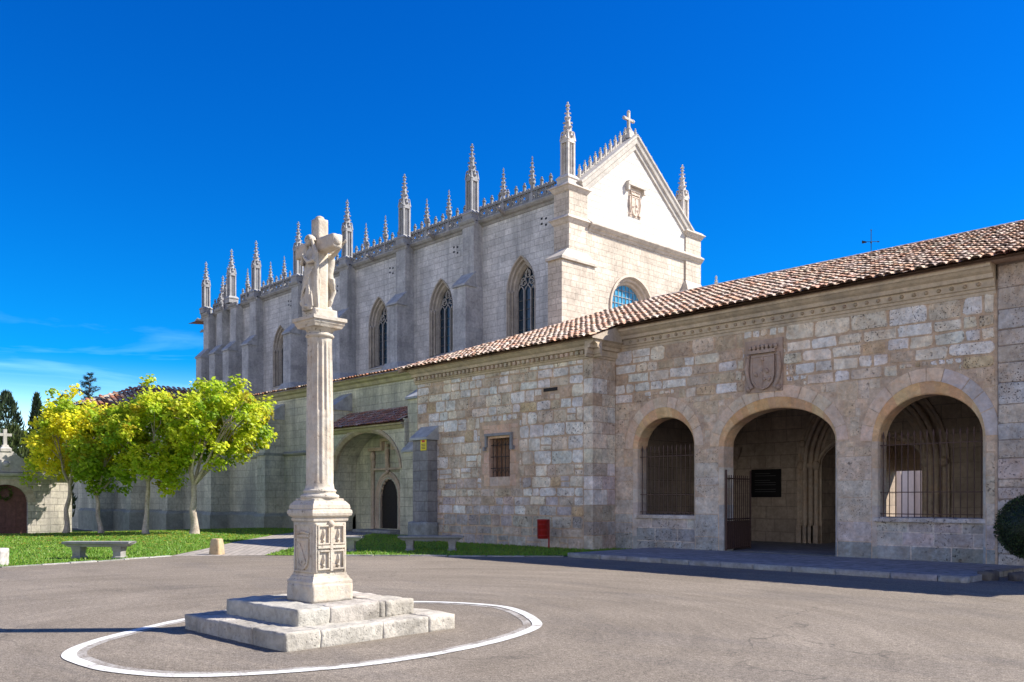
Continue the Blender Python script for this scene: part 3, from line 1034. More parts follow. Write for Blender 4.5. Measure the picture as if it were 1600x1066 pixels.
cb_ = MB(LIME)
cb_.square(0, 0, [(0.2, 1.57), (0.21, 1.58), (0.21, 1.605), (0.19, 1.61)])
cb_.lathe(0, 0, [(0.205, 1.60), (0.232, 1.612), (0.238, 1.632), (0.228, 1.652), (0.2, 1.66), (0.19, 1.675), (0.198, 1.69), (0.205, 1.70), (0.196, 1.715), (0.178, 1.725), (0.172, 1.76), (0.168, 1.79)], 40)
cb_.build('column_base', M['column_stone'], mon, local=True)
sh_ = MB(LIME)
NF = 16
rings = []
for z, rad, dep in ((1.76, 0.168, 0.0), (1.80, 0.168, 0.003), (1.84, 0.168, 0.006), (2.2, 0.167, 0.007), (2.62, 0.165, 0.007), (2.68, 0.165, 0.008), (2.70, 0.1645, 0.017), (3.0, 0.160, 0.018), (3.3, 0.154, 0.018), (3.46, 0.150, 0.017), (3.51, 0.149, 0.010), (3.535, 0.149, 0.0), (3.59, 0.149, 0)):
    ring = []
    for j in range(NF * 8):
        a = 2 * PI * j / (NF * 8)
        ph = (j % 8) / 8
        fl = math.sin(PI * min(max((ph - 0.12) / 0.76, 0), 1)) ** 0.6
        rr = rad - dep * fl + 0.0022 * noise.noise(Vector((math.cos(a) * 3, math.sin(a) * 3, z * 5)))
        # chipped foot
        if z < 2.3:
            rr -= max(0, noise.noise(Vector((math.cos(a) * 4 + 5, math.sin(a) * 4, z * 4))) - 0.2) * 0.02
        ring.append((rr * math.cos(a), rr * math.sin(a), z))
    rings.append(ring)
sh_.loft(rings, True, True, None, True)
sh_.build('fluted_shaft', M['column_stone'], mon, local=True)
cp = MB(LIME)
cp.lathe(0, 0, [(0.149, 3.58), (0.170, 3.592), (0.176, 3.61), (0.168, 3.628), (0.152, 3.634), (0.152, 3.655), (0.160, 3.66), (0.175, 3.685), (0.20, 3.715), (0.208, 3.735)], 40)
cp.square(0, 0, [(0.195, 3.70), (0.205, 3.725), (0.218, 3.745), (0.222, 3.77), (0.240, 3.78), (0.240, 3.82), (0.232, 3.824)])
cp.build('capital', M['column_stone'], mon, local=True)
tp = MB(LIME)
rough_box(tp, -0.145, 0.145, -0.165, 0.165, 3.82, 3.93, 0.03, 0.012, 0.004, LIME, 8, 6)
tp.build('statue_plinth', M['column_stone'], mon, local=True)
cx_ = MB(LIME)
rough_box(cx_, -0.075, 0.075, -0.075, 0.075, 3.92, 5.05, 0.035, 0.012, 0.004, LIME, 9, 6)
rough_box(cx_, -0.45, 0.385, -0.07, 0.07, 4.63, 4.80, 0.035, 0.012, 0.004, (0.52, 0.465, 0.385), 12, 6)
cx_.ball((0, 0, 5.05), 0.062, 12, 7, None, (1, 1, 0.75))
cx_.ball((0.38, 0, 4.715), 0.055, 12, 7, None, (0.6, 1, 1))
cx_.ball((-0.445, 0, 4.715), 0.055, 12, 7, None, (0.6, 1, 1))
cx_.ball((0.0, 0.075, 4.97), 0.03, 8, 5)
cx_.build('cross', M['column_stone'], mon, local=True)

def remesh(o, vox):
    m = o.modifiers.new('remesh', 'REMESH')
    m.mode = 'VOXEL'
    m.voxel_size = vox
    m.use_smooth_shade = True
    s_ = o.modifiers.new('smooth', 'SMOOTH')
    s_.factor = 0.5
    s_.iterations = 1
    return o
# robed woman on the lawn side
fig = MB(LIME)
prof = [(3.90, .118, .10, 0), (3.97, .122, .105, 0), (4.05, .112, .095, .0), (4.15, .102, .088, .0), (4.26, .106, .086, -.004), (4.36, .098, .08, -.006), (4.44, .082, .068, -.004), (4.52, .088, .07, 0), (4.59, .094, .068, 0.004), (4.635, .078, .058, .006), (4.66, .045, .042, .004), (4.69, .028, .032, 0)]
rings = []
for z, rx, ry, ox in prof:
    ring = []
    for j in range(64):
        a = 2 * PI * j / 64
        k = 1 + (0.17 * math.sin(a * 6 + z * 5) + 0.08 * math.sin(a * 11 - z * 9)) * max(0, min(1, (4.52 - z) / 0.2))
        ring.append((ox + rx * k * math.cos(a), -0.115 + ry * k * math.sin(a), z))
    rings.append(ring)
fig.loft(rings, True, True, None, True)
hd = Vector((-0.01, -0.148, 4.75))
fig.ball(hd, 0.043, 14, 10, None, (0.86, 0.95, 1.2))
fig.ball(hd + Vector((0, -0.044, -0.002)), 0.011, 6, 5, None, (0.7, 1.1, 1.5))
fig.ball(hd + Vector((0, -0.032, -0.040)), 0.015, 8, 5)
for s_ in (-1, 1):
    fig.ball(hd + Vector((s_ * 0.017, -0.033, 0.022)), 0.012, 6, 4, None, (1.2, 0.8, 0.5))
# veil: an open hood standing off the face, falling over the shoulders
for dy, rr, rad_ in ((-0.030, 0.013, 0.056), (-0.012, 0.018, 0.058), (0.010, 0.022, 0.056), (0.032, 0.026, 0.048)):
    fig.tube([(hd.x + rad_ * math.cos(PI * i / 12), hd.y + 0.012 + dy, hd.z + 0.010 + rad_ * 1.08 * math.sin(PI * i / 12)) for i in range(13)], rr, 8)
fig.ball(hd + Vector((0, 0.04, 0.012)), 0.052, 12, 8)
for s_ in (-1, 1):
    fig.tube([(hd.x + s_ * 0.058, -0.14, 4.755), (s_ * 0.076, -0.135, 4.68), (s_ * 0.105, -0.125, 4.60), (s_ * 0.118, -0.12, 4.44), (s_ * 0.105, -0.115, 4.26), (s_ * 0.112, -0.11, 4.08), (s_ * 0.10, -0.11, 3.98)], [0.018, 0.024, 0.032, 0.030, 0.024, 0.02, 0.014], 10)
    fig.tube([(s_ * 0.092, -0.125, 4.60), (s_ * 0.118, -0.175, 4.49), (s_ * 0.072, -0.218, 4.475), (s_ * 0.018, -0.232, 4.53)], [0.03, 0.031, 0.025, 0.016], 10)
    for k in range(4):
        fig.tube([(s_ * (0.016 + 0.002 * k), -0.222 - 0.007 * k, 4.525), (s_ * 0.010, -0.232 - 0.007 * k, 4.56), (s_ * 0.005, -0.234 - 0.006 * k, 4.588 - 0.004 * k)], [0.008, 0.007, 0.005], 6)
    fig.tube([(s_ * 0.014, -0.216, 4.535), (s_ * 0.012, -0.21, 4.57)], [0.008, 0.006], 6)
# mantle swept across the front in ridged folds, long falls below
for k in range(4):
    fig.tube([(0.112 - 0.016 * k, -0.165 - 0.014 * k, 4.42 - 0.04 * k), (0.04 - 0.02 * k, -0.222, 4.31 - 0.055 * k), (-0.05 - 0.008 * k, -0.216, 4.14 - 0.03 * k), (-0.075 + 0.02 * k, -0.205, 3.99)], [0.012, 0.015, 0.014, 0.010], 8)
for u in (0.02, 0.06, 0.095):
    fig.tube([(u + 0.01, -0.20, 4.22 - u), (u, -0.215 + u * 0.3, 4.08), (u + 0.012, -0.215 + u * 0.4, 3.94)], [0.012, 0.016, 0.015], 8)
fig.ball((-0.07, -0.18, 4.0), 0.055, 10, 6, None, (1, 1, 0.9))
fig.ball((0.045, -0.205, 3.94), 0.04, 10, 6, None, (0.8, 1.3, 0.6))
remesh(fig.build('robed_figure', M['statue_stone'], mon, local=True), 0.0058)
# crucified figure on the far side
fg = MB(LIME)
fy = 0.125
def ring_at(z, rx, ry, ox=0, oy=0, n=20):
    return [(ox + rx * math.cos(2 * PI * j / n), fy + oy + ry * math.sin(2 * PI * j / n), z) for j in range(n)]
fg.loft([ring_at(4.27, .06, .05), ring_at(4.33, .075, .062), ring_at(4.40, .065, .055), ring_at(4.47, .07, .06, 0, .01), ring_at(4.55, .085, .066, 0, .012), ring_at(4.61, .085, .055, 0, .008), ring_at(4.65, .035, .035, 0, .01)], True, True, None, True)
fg.ball((0.015, fy + 0.045, 4.69), 0.045, 12, 8, None, (0.85, 0.95, 1.15))
fg.ball((0.017, fy + 0.088, 4.685), 0.010, 6, 4)
fg.ball((0.012, fy + 0.035, 4.705), 0.047, 10, 7)
for s_ in (-1, 1):
    fg.tube([(s_ * 0.075, fy, 4.60), (s_ * 0.2, fy - 0.005, 4.645), (s_ * 0.33, fy - 0.02, 4.70), (s_ * 0.385, fy - 0.03, 4.715)], [0.03, 0.024, 0.018, 0.012], 10)
    for k in range(4):
        fg.tube([(s_ * 0.385, fy - 0.03, 4.705 + 0.008 * k), (s_ * 0.41, fy - 0.026, 4.702 + 0.011 * k), (s_ * 0.425, fy - 0.02, 4.70 + 0.011 * k)], [0.007, 0.006, 0.005], 6)
    fg.tube([(s_ * 0.38, fy - 0.028, 4.73), (s_ * 0.40, fy - 0.02, 4.748)], [0.008, 0.006], 6)
    fg.tube([(s_ * 0.04, fy, 4.30), (s_ * 0.038, fy + 0.05, 4.17), (s_ * 0.03, fy + 0.015, 4.06), (s_ * 0.016, fy + 0.005, 3.99)], [0.045, 0.036, 0.03, 0.018], 10)
    fg.tube([(s_ * 0.016, fy + 0.0, 3.995), (s_ * 0.014, fy + 0.04, 3.965)], [0.018, 0.012], 8)
    # loincloth folds
    fg.tube([(s_ * 0.075, fy + 0.01, 4.33), (s_ * 0.082, fy + 0.02, 4.26), (s_ * 0.075, fy + 0.03, 4.19)], [0.024, 0.026, 0.015], 8)
for k in range(3):
    fg.tube([(-0.07, fy + 0.035, 4.33 - 0.028 * k), (0, fy + 0.07, 4.31 - 0.028 * k), (0.07, fy + 0.035, 4.33 - 0.028 * k)], 0.018, 8)
fg.ball((0, fy - 0.01, 3.95), 0.07, 10, 6, None, (1, 0.8, 0.5))
remesh(fg.build('crucified_figure', M['statue_stone'], mon, local=True), 0.0075)

# ------------------------------------------------------------------ the church
ch = thing('church', (-55, 42, -1.2), 'tall late gothic church with stone pinnacles, pierced parapet and white gable', 'church')
CY, CX = 36.0, -33.0                 # nave wall plane (faces -Y) and gable plane (faces +X)
BAYS = [-41.1, -48.1, -55.15, -62.2, -69.25]      # nave buttress centres
WINX = [-37.15, -44.65, -51.7, -58.75, -65.8]
TY = FY(CY)
TR = (0.34, 0.34, 0.33)
TRG = (0.56, 0.50, 0.43)

w = MB()
ops = [(pointed(x, 1.22, 14.0, 16.05), 11.0) for x in sorted(WINX)]
wall_face(w, TY, -80.0, -33.9, -2.2, 18.7, ops)
# apse end, far side and top of the walls
w.add([(-80, 36, -2.2), (-80, 36, 18.7), (-84, 42, 18.7), (-84, 42, -2.2)], [(3, 2, 1, 0)])
w.add([(-84, 42, -2.2), (-84, 42, 18.7), (-80, 48, 18.7), (-80, 48, -2.2)], [(3, 2, 1, 0)])
w.add([(-80, 48, -2.2), (-80, 48, 18.7), (-33.9, 48, 18.7), (-33.9, 48, -2.2)], [(3, 2, 1, 0)])
w.build('nave_wall', M['church'], ch)

def church_window(x, i):
    fr = MB((0.44, 0.40, 0.34))
    paths = []
    for half, sp, ap, sl, nn in ((1.22, 14.0, 16.05, 11.0, 0.03), (1.16, 14.0, 15.97, 11.05, 0.0), (1.14, 14.0, 15.93, 11.07, -0.16), (1.05, 14.0, 15.8, 11.12, -0.18), (1.03, 14.0, 15.76, 11.14, -0.34), (0.93, 14.0, 15.6, 11.2, -0.38), (0.86, 14.0, 15.46, 11.25, -0.58), (0.86, 14.0, 15.46, 11.25, -0.75)):
        paths.append((full(pointed(x, half, sp, ap, 18), sl), nn))
    loft_paths(fr, TY, paths)
    # outer hood moulding and sloping sill
    fr.hexa([TY(x - 1.3, 10.9, 0.06), TY(x + 1.3, 10.9, 0.06), TY(x + 1.3, 10.9, -0.7), TY(x - 1.3, 10.9, -0.7)], [TY(x - 1.3, 10.95, 0.06), TY(x + 1.3, 10.95, 0.06), TY(x + 1.22, 11.3, -0.7), TY(x - 1.22, 11.3, -0.7)])
    for s_ in (-1, 1):
        for k, (u, nn) in enumerate(((1.10, -0.1), (0.99, -0.28))):
            fr.lathe(x + s_ * u, CY - nn, [(0.05, 11.1), (0.05, 13.9), (0.085, 13.95), (0.085, 14.08), (0.05, 14.1)], 8)
    fo = fr.build('window', M['trim'], ch)
    gl = MB()
    fill_path(gl, TY, full(pointed(x, 0.87, 14.0, 15.48, 18), 11.2), -0.68)
    gl.build('glass', M['glass'], fo)
    tr = MB((0.36, 0.35, 0.33))
    for u in (-0.287, 0.287):
        bar(tr, TY, x + u - 0.04, x + u + 0.04, 11.2, 14.1, -0.66, -0.54)
    for v in (11.75, 12.35, 12.95, 13.5):
        bar(tr, TY, x - 0.86, x + 0.86, v, v + 0.025, -0.67, -0.63, (0.12, 0.12, 0.12))
    def curve(pts, r_=0.04):
        tr.tube([TY(u, v, -0.6) for u, v in pts], r_, 6)
    for u in (-0.575, 0.0, 0.575):
        curve([(u + x + a, b) for a, b in pointed(0, 0.287, 13.9, 14.38, 8)])
    for (u, v, r_) in ((-0.36, 14.62, 0.22), (0.36, 14.62, 0.22), (0.0, 15.06, 0.22)):
        curve([(x + u + r_ * math.cos(2 * PI * k / 12), v + r_ * math.sin(2 * PI * k / 12)) for k in range(13)])
        for q in range(4):
            a = PI / 4 + q * PI / 2
            curve([(x + u + r_ * math.cos(a), v + r_ * math.sin(a)), (x + u + r_ * 0.35 * math.cos(a), v + r_ * 0.35 * math.sin(a))], 0.03)
    for s_ in (-1, 1):
        curve([(x + s_ * 0.86, 14.0), (x + s_ * 0.66, 14.5), (x + s_ * 0.2, 14.8), (x, 15.4)], 0.035)
        curve([(x, 14.35), (x + s_ * 0.2, 14.75), (x + s_ * 0.1, 15.2)], 0.03)
    tr.build('tracery', M['trim'], fo)
    return fo
for i, x in enumerate(WINX):
    church_window(x, i)

# buttresses of the nave
def buttress_mesh(cx, hw=0.57):
    b = MB()
    b.box(cx - hw, cx + hw, 34.6, CY + 0.1, -2.2, 14.7)
    b.box(cx - hw + 0.04, cx + hw - 0.04, 35.3, CY + 0.1, 14.7, 18.72)
    return b
def weathering(cx, hw=0.57):
    b = MB((0.36, 0.36, 0.35))
    b.hexa([(cx - hw - 0.08, 34.5, 14.62), (cx + hw + 0.08, 34.5, 14.62), (cx + hw + 0.08, 35.4, 14.62), (cx - hw - 0.08, 35.4, 14.62)],
           [(cx - hw - 0.08, 34.5, 14.74), (cx + hw + 0.08, 34.5, 14.74), (cx + hw + 0.08, 35.38, 15.62), (cx - hw - 0.08, 35.38, 15.62)])
    return b
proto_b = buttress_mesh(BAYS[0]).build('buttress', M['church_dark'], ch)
proto_w = weathering(BAYS[0]).build('weathering', M['lead'], proto_b)
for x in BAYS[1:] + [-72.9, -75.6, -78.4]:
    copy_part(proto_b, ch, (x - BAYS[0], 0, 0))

# corner pier of the gable front
pr = MB()
pr.box(-34.1, -32.95, 35.66, 37.2, 14.7, 18.75)
pr.build('corner_pier', M['gable'], ch)
pr = MB()
pr.box(-33.55, -32.5, 34.6, 37.3, -2.2, 14.7)
pr.build('corner_pier', M['gable'], ch)
pr = MB()
pr.box(-34.1, -32.9, 46.6, 48.25, 14.7, 18.6)
pr.box(-33.5, -32.5, 46.2, 48.4, -2.2, 14.7)
pr.build('corner_pier', M['gable'], ch)
def pier_cap(x0, x1, y0, y1, ix0, ix1, iy0, iy1, z, h):
    pw = MB((0.52, 0.47, 0.40))
    pw.hexa([(x0, y0, z - 0.14), (x1, y0, z - 0.14), (x1, y1, z - 0.14), (x0, y1, z - 0.14)], [(x0, y0, z), (x1, y0, z), (x1, y1, z), (x0, y1, z)])
    pw.hexa([(x0, y0, z), (x1, y0, z), (x1, y1, z), (x0, y1, z)], [(ix0, iy0, z + h), (ix1, iy0, z + h), (ix1, iy1, z + h), (ix0, iy1, z + h)])
    pw.build('pier_weathering', M['trim'], ch)
pier_cap(-33.65, -32.38, 34.48, 37.42, -33.65, -33.0, 35.64, 37.2, 14.8, 0.75)
pier_cap(-33.6, -32.38, 46.1, 48.5, -33.6, -32.92, 46.6, 48.2, 14.8, 0.85)

# gable front
gb = MB()
TX = FX(CX)
OC = (41.25, 12.9)
oc_out = [(OC[0] - 2.0 * math.cos(PI * i / 24), OC[1] + 2.0 * math.sin(PI * i / 24)) for i in range(25)]
wall_face(gb, TX, 35.9, 48.2, -2.2, 17.0, [(oc_out, 12.0)])
gb.build('gable_wall', M['gable'], ch)
gu = MB()
prof = [(35.7, 17.0), (48.2, 17.0), (48.2, 18.5), (47.3, 18.75), (41.45, 23.25), (36.4, 19.25), (35.7, 18.9)]
gu.loft([[(CX + 0.02, u, v) for u, v in prof], [(CX - 0.9, u, v) for u, v in prof]][::-1], True, True)
gu.build('gable', M['gable_clean'], ch)
oc = MB((0.58, 0.49, 0.40))
def circ(r_, n_=24):
    return [(OC[0] - r_ * math.cos(PI * i / n_), OC[1] + r_ * math.sin(PI * i / n_)) for i in range(n_ + 1)]
loft_paths(oc, TX, [(full(circ(r_), 11.9), nn) for r_, nn in ((2.08, 0.0), (2.08, 0.09), (1.95, 0.10), (1.9, 0.0), (1.86, -0.12), (1.74, -0.16), (1.70, -0.3), (1.58, -0.36), (1.5, -0.6))])
oo = oc.build('oculus_window', M['trim'], ch)
og = MB()
fill_path(og, TX, full(circ(1.56), 11.5), -0.5)
og.build('glass', M['blue_glass'], oo)
ob = MB((0.35, 0.4, 0.42))
for k in range(-4, 5):
    bar(ob, TX, OC[0] + 0.34 * k - 0.012, OC[0] + 0.34 * k + 0.012, 11.6, OC[1] + math.sqrt(max(0.01, 1.5 ** 2 - (0.34 * k) ** 2)), -0.49, -0.46)
for k in range(-3, 4):
    hw = math.sqrt(max(0.02, 1.52 ** 2 - max(0, 0.4 * k) ** 2))
    bar(ob, TX, OC[0] - hw, OC[0] + hw, OC[1] + 0.4 * k - 0.015, OC[1] + 0.4 * k + 0.015, -0.488, -0.455)
ob.build('glazing_bars', M['lead'], oo)

tm = MB(TRG)
def mould(mb, p0, p1, out, prof, tint=None):
    """extrude a moulding profile [(out, z)] from p0 to p1"""
    o = Vector(out)
    rings = []
    for p in (p0, p1):
        rings.append([tuple(Vector(p) + o * a + Vector((0, 0, z))) for a, z in prof])
    mb.loft(rings, True, True, tint)
SC = [(0, -0.22), (0.06, -0.2), (0.12, -0.08), (0.20, -0.04), (0.30, 0.10), (0.34, 0.12), (0.34, 0.2), (0.02, 0.42), (0, 0.42)]
mould(tm, (CX, 37.3, 17.05), (CX, 48.3, 17.05), (1, 0, 0), SC)
tm.build('string_course', M['trim'], ch)
# collars of the corner piers (two on the left, one on the right)
def collar(x0, x1, y0, y1, z, o=0.22, h=0.3):
    tm = MB(TRG)
    r4 = lambda e, zz: [(x0 - e, y0 - e, zz), (x1 + e, y0 - e, zz), (x1 + e, y1 + e, zz), (x0 - e, y1 + e, zz)]
    tm.loft([r4(0.0, z - h), r4(0.05, z - h * 0.85), r4(o * 0.7, z - h * 0.25), r4(o, z - h * 0.15), r4(o, z), r4(0.02, z + 0.18)], True, True)
    tm.build('pier_collar', M['trim'], ch)
collar(-34.12, -32.98, 35.64, 37.15, 17.25)
collar(-34.12, -32.98, 35.64, 37.15, 19.05)
collar(-34.12, -32.88, 46.65, 48.25, 18.75)

# raking copings with cresting
cpg = MB((0.52, 0.485, 0.43))
for (u0, v0, u1, v1) in ((36.5, 19.3, 41.5, 23.32), (47.3, 18.72, 41.4, 23.32)):
    a, b = Vector((0, u0, v0)), Vector((0, u1, v1))
    d = (b - a).normalized()
    up = Vector((0, -d.z, d.y)) if d.y > 0 else Vector((0, d.z, -d.y))
    prof = [(0.02, -0.62), (0.10, -0.58), (0.12, -0.36), (0.2, -0.30), (0.24, -0.06), (0.30, 0.0), (0.30, 0.12), (-0.95, 0.2), (-0.95, -0.5)]
    rings = []
    for p in (a, b):
        rings.append([tuple(Vector((CX + o, 0, 0)) + p + up * h_) for o, h_ in prof])
    cpg.loft(rings, True, True)
cpg.build('coping', M['trim'], ch)
for (u0, v0, u1, v1) in ((36.7, 19.6, 41.2, 23.25), (47.1, 19.35, 41.8, 23.5)):
    cz = MB((0.50, 0.47, 0.42))
    N_ = 10
    for k in range(N_):
        t = (k + 0.6) / N_
        u, v = u0 + (u1 - u0) * t, v0 + (v1 - v0) * t
        cz.box(CX - 0.42, CX - 0.28, u - 0.055, u + 0.055, v - 0.1, v + 0.52)
        for dz, rr_ in ((0.5, 0.11), (0.64, 0.075), (0.75, 0.045)):
            cz.ball((CX - 0.35, u, v + dz), rr_, 6, 4, None, (1, 1, 0.75))
        for s_ in (-1, 1):
            cz.ball((CX - 0.35, u + s_ * 0.09, v + 0.44), 0.065, 5, 4)
        u2, v2 = u0 + (u1 - u0) * (t + 0.5 / N_), v0 + (v1 - v0) * (t + 0.5 / N_)
        hw_, sl_ = abs(u1 - u0) / N_ * 0.5, (v1 - v0) / (u1 - u0)
        cz.tube([(CX - 0.35, u2 + hw_ * q_, v2 + sl_ * hw_ * q_ + 0.06 + 0.24 * q_ * q_) for q_ in (-1, -0.6, -0.2, 0.2, 0.6, 1)], 0.045, 6)
    cz.build('cresting', M['trim'], ch)

gc = MB((0.50, 0.47, 0.42))
gc.square(CX - 0.4, 41.43, [(0.42, 23.2), (0.36, 23.5), (0.24, 23.6), (0.2, 23.8)])
gc.lathe(CX - 0.4, 41.43, [(0.16, 23.75), (0.2, 23.9), (0.12, 24.0), (0.1, 24.05)], 8)
gc.box(CX - 0.475, CX - 0.325, 41.355, 41.505, 23.9, 24.95)
gc.box(CX - 0.47, CX - 0.33, 41.0, 41.86, 24.42, 24.56)
for q in ((0, -0.43, 24.49), (0, 0.43, 24.49), (0, 0, 24.95)):
    gc.ball((CX - 0.4, 41.43 + q[1], q[2]), 0.11, 8, 5)
gc.build('gable_cross', M['trim'], ch)

def arms(mb, T, u, v, w_, h_, d=0.12, tint=(0.4, 0.34, 0.28), canopy=False, r=rnd):
    """carved coat of arms: slab, crowned shield, supporters at the sides"""
    rr = random.Random(9)
    bar(mb, T, u - w_ / 2, u + w_ / 2, v - h_ / 2, v + h_ / 2, -0.02, d * 0.35, tint)
    sw, sb, st = w_ * 0.31, v - h_ * 0.46, v + h_ * 0.2
    shp = [(u - sw, st), (u - sw, v - h_ * 0.2), (u - sw * 0.85, v - h_ * 0.32), (u - sw * 0.5, v - h_ * 0.42), (u, sb), (u + sw * 0.5, v - h_ * 0.42), (u + sw * 0.85, v - h_ * 0.32), (u + sw, v - h_ * 0.2), (u + sw, st)]
    c_ = (u, v - h_ * 0.1)
    f_ = lambda s_: [(c_[0] + (a - c_[0]) * s_, c_[1] + (b - c_[1]) * s_) for a, b in shp]
    mb.loft([[T(a, b, 0) for a, b in shp], [T(a, b, d) for a, b in shp], [T(a, b, d * 1.05) for a, b in f_(0.9)], [T(a, b, d * 0.85) for a, b in f_(0.86)]], True, True, tint)
    bar(mb, T, u - 0.012 * w_, u + 0.012 * w_, v - h_ * 0.38, v + h_ * 0.18, d * 0.8, d * 1.05, tint)
    for k in range(10):
        mb.ball(T(u + rr.uniform(-sw, sw) * 0.75, v + rr.uniform(-0.28, 0.15) * h_, d * 0.85), w_ * rr.uniform(0.035, 0.06), 6, 4, tint)
    bar(mb, T, u - sw * 1.1, u + sw * 1.1, v + h_ * 0.24, v + h_ * 0.3, 0, d * 1.2, tint)
    for k in range(7):
        mb.ball(T(u + sw * 1.1 * (k - 3) / 3, v + h_ * 0.35 + 0.02 * h_ * (1 - abs(k - 3) / 3), d * 0.8), w_ * 0.055, 6, 4, tint)
        bar(mb, T, u + sw * 1.1 * (k - 3) / 3 - w_ * 0.03, u + sw * 1.1 * (k - 3) / 3 + w_ * 0.03, v + h_ * 0.3, v + h_ * 0.34, 0, d, tint)
    for s_ in (-1, 1):
        mb.tube([T(u + s_ * w_ * 0.40, v + h_ * 0.18, d * 0.5), T(u + s_ * w_ * 0.44, v - h_ * 0.05, d * 0.7), T(u + s_ * w_ * 0.40, v - h_ * 0.25, d * 0.6), T(u + s_ * w_ * 0.3, v - h_ * 0.42, d * 0.5)], [w_ * 0.05, w_ * 0.06, w_ * 0.05, w_ * 0.06], 7, tint)
        mb.ball(T(u + s_ * w_ * 0.40, v + h_ * 0.2, d * 0.6), w_ * 0.06, 7, 5, tint)
        mb.ball(T(u + s_ * w_ * 0.40, v - h_ * 0.43, d * 0.5), w_ * 0.07, 7, 5, tint)
ca = MB((0.62, 0.52, 0.43))
arms(ca, TX, 41.45, 19.35, 1.15, 1.75, 0.12, (0.62, 0.52, 0.43))
for a, b, c_, d_ in ((40.62, 42.28, 20.25, 20.42), (40.68, 42.22, 20.42, 20.5)):
    bar(ca, TX, a, b, c_, d_, 0, 0.28, (0.6, 0.55, 0.48))
bar(ca, TX, 40.62, 40.78, 19.95, 20.25, 0, 0.26, (0.6, 0.55, 0.48))
bar(ca, TX, 42.12, 42.28, 19.95, 20.25, 0, 0.26, (0.6, 0.55, 0.48))
ca.build('coat_of_arms', M['trim'], ch)

# cornice and pierced parapet, one length per bay
cn = MB(TR)
CP = [(0, -0.28), (0.05, -0.26), (0.12, -0.14), (0.26, -0.08), (0.34, 0.02), (0.36, 0.05), (0.36, 0.12), (0, 0.16)]
edges = [-80.0, -78.98, -77.82, -76.18, -75.02, -73.48, -72.32, -69.8, -68.7, -62.75, -61.65, -55.7, -54.6, -48.65, -47.55, -41.65, -40.55, -34.1]
mould(cn, (-80.3, 36, 18.72), (-34.1, 36, 18.72), (0, -1, 0), CP)
for x in BAYS + [-72.9, -75.6, -78.4]:
    mould(cn, (x - 0.7, 35.3, 18.72), (x + 0.7, 35.3, 18.72), (0, -1, 0), [(a * 0.6, z) for a, z in CP])
cn.build('cornice', M['trim'], ch)

PT = (0.23, 0.24, 0.25)
PY_ = 35.82
def balustrade_mesh(x0, x1):
    b = MB(PT)
    L = x1 - x0
    nu = max(2, round(L / 0.72))
    s_ = L / nu
    b.box(x0, x1, PY_ - 0.1, PY_ + 0.1, 18.84, 18.96)
    b.box(x0, x1, PY_ - 0.1, PY_ + 0.1, 19.44, 19.56)
    for k in range(nu):
        cx = x0 + s_ * (k + 0.5)
        rr = min(s_ * 0.5, 0.3) - 0.05
        b.tube([(cx + rr * math.cos(a), PY_, 19.2 + rr * math.sin(a)) for a in [2 * PI * i / 10 for i in range(11)]], 0.06, 5, None, False, False)
        for q in range(4):
            a = PI / 4 + q * PI / 2
            b.tube([(cx + rr * math.cos(a), PY_, 19.2 + rr * math.sin(a)), (cx + rr * 0.3 * math.cos(a), PY_, 19.2 + rr * 0.3 * math.sin(a))], 0.04, 4, None, False)
            b.tube([(cx + rr * math.cos(a), PY_, 19.2 + rr * math.sin(a)), (cx + s_ * 0.5 * (1 if math.cos(a) > 0 else -1), PY_, 19.2 + 0.25 * (1 if math.sin(a) > 0 else -1))], 0.04, 4, None, False)
        b.box(x0 + s_ * k - 0.05, x0 + s_ * k + 0.05, PY_ - 0.07, PY_ + 0.07, 18.96, 19.44)
        for q in range(4):
            a = q * PI / 2
            b.ball((cx + rr * 0.55 * math.cos(a), PY_, 19.2 + rr * 0.55 * math.sin(a)), 0.055, 5, 4, None, (1, 0.8, 1), False)
        for q in (-1, 1):
            b.tube([(cx + q * s_ * 0.25, PY_, 18.95), (cx + q * s_ * 0.42, PY_, 19.2), (cx + q * s_ * 0.25, PY_, 19.45)], 0.032, 4, None, False)
            b.ball((cx + q * s_ * 0.25, PY_, 19.64), 0.055, 5, 4)
        # finial
        b.box(cx - 0.07, cx + 0.07, PY_ - 0.07, PY_ + 0.07, 19.56, 19.84)
        b.ball((cx, PY_, 19.92), 0.13, 6, 4, None, (1, 1, 0.7))
        b.ball((cx, PY_, 20.06), 0.07, 6, 4)
        b.ball((x0 + s_ * k, PY_, 19.62), 0.09, 6, 4)
    return b
for a, b in ((-77.9, -76.1), (-75.1, -73.4), (-72.4, -69.8), (-68.7, -62.75), (-61.65, -55.7), (-54.6, -48.65), (-47.55, -41.65), (-40.55, -34.15)):
    balustrade_mesh(a, b).build('balustrade', M['trim'], ch)

